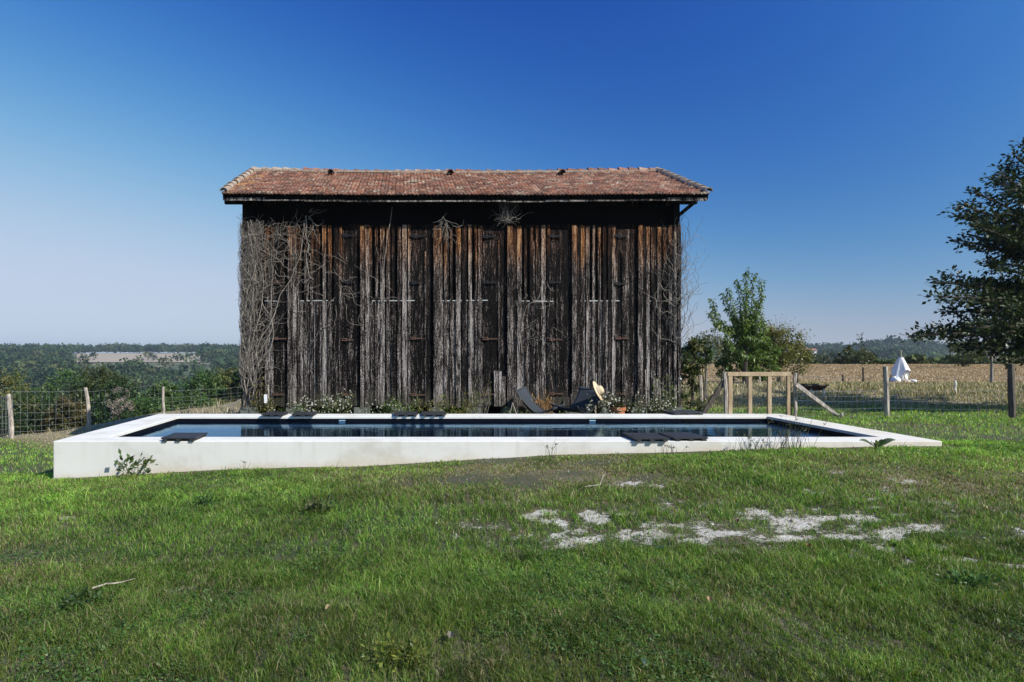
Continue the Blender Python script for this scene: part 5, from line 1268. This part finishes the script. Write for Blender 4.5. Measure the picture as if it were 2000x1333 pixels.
weed('tall_weed', 'tall dry yellow weeds around the bent stick', 930, 14.1, .55, .95, 520, YEL, 0, .05, 'weed', 22, None, True, spiky=True)
weed('dry_bush', 'orange brown dried grass tuft behind the first canvas chair', 1055, 14.4, .50, .62, 700, [(.36, .20, .08), (.28, .16, .07), (.42, .28, .13)], 0, .09, 'dry grass', 40, None, True, spiky=True)
weed('dry_fern', 'small russet dried tuft left of the first canvas chair', 1025, 14.3, .35, .50, 300, [(.26, .15, .06), (.22, .16, .08)], 0, .08, 'dry grass', 20, None, True, spiky=True)

# plants at the front of the pool
def gb(px, y=8.85): x = PX(px, y); return (x, y, g1(x, y))
weed('leafy_weed', 'leafy green weed growing at the left foot of the white pool wall', 268, 8.85, .34, .23, 90, [(.07, .12, .035), (.05, .09, .025), (.12, .13, .05)], 0, .08, 'weed', 12)
def broadleaf(name, label, px, L, n, y=8.85):
    x = PX(px, y); b = Vector((x, y, g1(x, y))); t = thing(name, label, 'weed', b); m = MB()
    for i in range(n):
        a = math.pi * (.05 + .9 * i / (n - 1)) + rv.gauss(0, .12); ll = L * rv.uniform(.55, 1.05); pts = []
        for k in range(7):
            f = k / 6; r = f * ll; wd = math.sin(math.pi * min(1, f * .93 + .05)) * ll * .13; zz = math.sin(min(f * 1.9, 1.9)) * ll * .55
            c = b + Vector((math.cos(a) * r, -abs(math.sin(a)) * r * .35, zz * .85)); s = Vector((-math.sin(a) * .6, .5, .5)).normalized(); pts.append((c - s * wd, c + Vector((0, 0, -wd * .3)), c + s * wd))
        vs = [p for tr_ in pts for p in tr_]; m.add(vs, [(k * 3 + j, k * 3 + j + 1, k * 3 + j + 4, k * 3 + j + 3) for k in range(6) for j in range(2)], tuple(np.array((.085, .12, .055)) * rv.uniform(.75, 1.25)))
    m.build('leaves', M['leaf'], t, smooth=True)
broadleaf('dock_plant', 'broad leaved dock plant near the right end of the pool wall', 1712, .24, 7)
def tallgrass(name, label, px, n, h, w, y=8.8, cols=DRYC):
    x = PX(px, y); b = Vector((x, y, g1(x, y))); t = thing(name, label, 'grass', b); m = MB(); m2 = MB()
    for i in range(n):
        s = b + Vector((rv.gauss(0, w * .35), rv.gauss(0, .05), -.02)); hh = h * rv.uniform(.5, 1.1); e = s + Vector((rv.gauss(0, .28) * hh, rv.gauss(0, .15) * hh, hh)); mid = s.lerp(e, .5) + Vector((rv.gauss(0, .01), 0, .03)); c = tuple(cols[rv.randint(0, len(cols) - 1)] * rv.uniform(.7, 1.2))
        m.tube([s, mid, e], [.0026, .002, .001], 3, c, cap=False)
        if rv.random() < .4:
            for k in range(6): p = mid.lerp(e, rv.uniform(.5, 1.05)); m.tube([p, p + Vector((rv.gauss(0, .018), rv.gauss(0, .01), rv.uniform(.0, .03)))], .0028, 3, c, cap=False)
    m.build('stalks', M['dry'], t); 
TG = np.array([(.22, .19, .10), (.12, .14, .05), (.30, .26, .16), (.09, .12, .035)])
tallgrass('grass_tuft', 'tall seeding grass tuft in front of the pool right of the duckboard pair', 1540, 46, .42, .35, cols=TG)
tallgrass('grass_tuft', 'sparse wispy seed grass right below the duckboard pair', 1465, 26, .26, .38, cols=TG)
tallgrass('grass_tuft', 'thin lone weed stalk at mid length of the pool wall', 1075, 9, .26, .12, cols=TG)
tallgrass('grass_tuft', 'short wispy stalks under the left edge of the duckboard pair', 1310, 14, .16, .3, cols=TG)
tallgrass('grass_tuft', 'two tiny stalks against the pool wall right of the leafy weed', 475, 6, .18, .06, cols=TG)
# dark weed clumps, stick and leaves lying in the lawn
for px, py, w, h, lab, cols, lf in ((170, 1190, .30, .045, 'dark trailing nettle patch in the lawn at the lower left', [(.03, .06, .015), (.05, .09, .02)], .05),
        (400, 990, .16, .06, 'dark leafy rosette in the lawn left of centre', [(.035, .08, .02), (.05, .10, .028)], .06),
        (780, 1305, .26, .08, 'yellow leaved weed clump at the bottom edge of the lawn', [(.20, .21, .04), (.13, .16, .03), (.09, .13, .025)], .05),
        (620, 1005, .18, .07, 'coarse grass tussock with dark blades in mid lawn', [(.05, .085, .022), (.12, .12, .055)], .08),
        (1900, 1150, .20, .05, 'bright leafy weed patch at the lower right of the lawn', [(.065, .14, .03), (.05, .105, .025)], .06)):
    x, D = at(px, py); weed('lawn_weed', lab, px, D, w, h, int(330 * w / .3), cols, 0, lf * .6, 'weed', 22, 'weeds dotted over the lawn', base=(x, D, g1(x, D)))
x, D = at(205, 1155)
pts = [];
for i in range(7): px = 180 + i * 14; py = 1166 - i * 3.6 + (2 if i == 3 else 0); xx, dd = at(px, py); pts.append(Vector((xx, dd, g1(xx, dd) + .05 + .008 * math.sin(i))))
stake('fallen_stick', 'pale curved dead stem lying on the grass at the lower left', pts, [.006, .006, .005, .005, .004, .003, .002])
x, D = at(1172, 960); pts = [Vector((x - .15, D - .02, g1(x, D) + .045)), Vector((x, D, g1(x, D) + .06)), Vector((x + .03, D + .03, g1(x, D) + .12)), Vector((x + .07, D + .06, g1(x, D) + .16))]
stake('fallen_twig', 'pale forked dry twig on the lawn under the duckboard pair', pts, [.004, .005, .004, .003])
# fallen leaves
LV = [(880, 1260, .06, (.16, .15, .12)), (1386, 1190, .05, (.30, .20, .11)), (1865, 930, .05, (.36, .24, .12)), (1440, 1030, .05, (.12, .06, .04)), (1257, 1318, .035, (.26, .30, .24)), (1288, 1085, .05, (.14, .22, .14)), (640, 1205, .04, (.30, .22, .13)), (1930, 1005, .05, (.34, .26, .14)), (470, 905, .04, (.40, .22, .05)), (1474, 978, .05, (.34, .24, .14)), (1580, 1080, .05, (.28, .14, .07)), (1340, 985, .04, (.3, .2, .1))]
for i, (px, py, s, c) in enumerate(LV):
    s *= .62
    x, D = at(px, py); m = MB(); z = g1(x, D) + .045; a = rv.uniform(0, 6.28); ca, sa_ = math.cos(a) * s, math.sin(a) * s
    vs = [(x - ca, D - sa_, z), (x - ca * .3 - sa_ * .45, D - sa_ * .3 + ca * .45, z + .012), (x + ca * .4 - sa_ * .4, D + sa_ * .4 + ca * .4, z + .02), (x + ca, D + sa_, z + .008), (x + ca * .4 + sa_ * .4, D + sa_ * .4 - ca * .4, z + .018), (x - ca * .3 + sa_ * .45, D - sa_ * .3 - ca * .45, z + .006), (x, D, z - .003)]
    m.add(vs, [(0, 1, 6), (1, 2, 6), (2, 3, 6), (3, 4, 6), (4, 5, 6), (5, 0, 6)], c)
    tag(m.build('fallen_leaf', M['dry'], origin=(x, D, z)), 'small curled fallen leaf lying in the grass of the lawn', 'leaf', 'fallen leaves scattered over the lawn')

# ------------------------------------------------------------------ air
m = NT('haze_air'); vol = m.n('ShaderNodeVolumePrincipled', Color=(.74, .88, 1.0), Density=.00025, Anisotropy=.2)
m.t.links.new(vol.outputs[0], m.out.inputs['Volume'])
h = MB(); h.box(-1590, 1590, -70, 2300, -60, 22); ho = h.build('haze', m.m); tag(ho, 'thin blue summer haze over the valley', 'haze', kind='stuff')
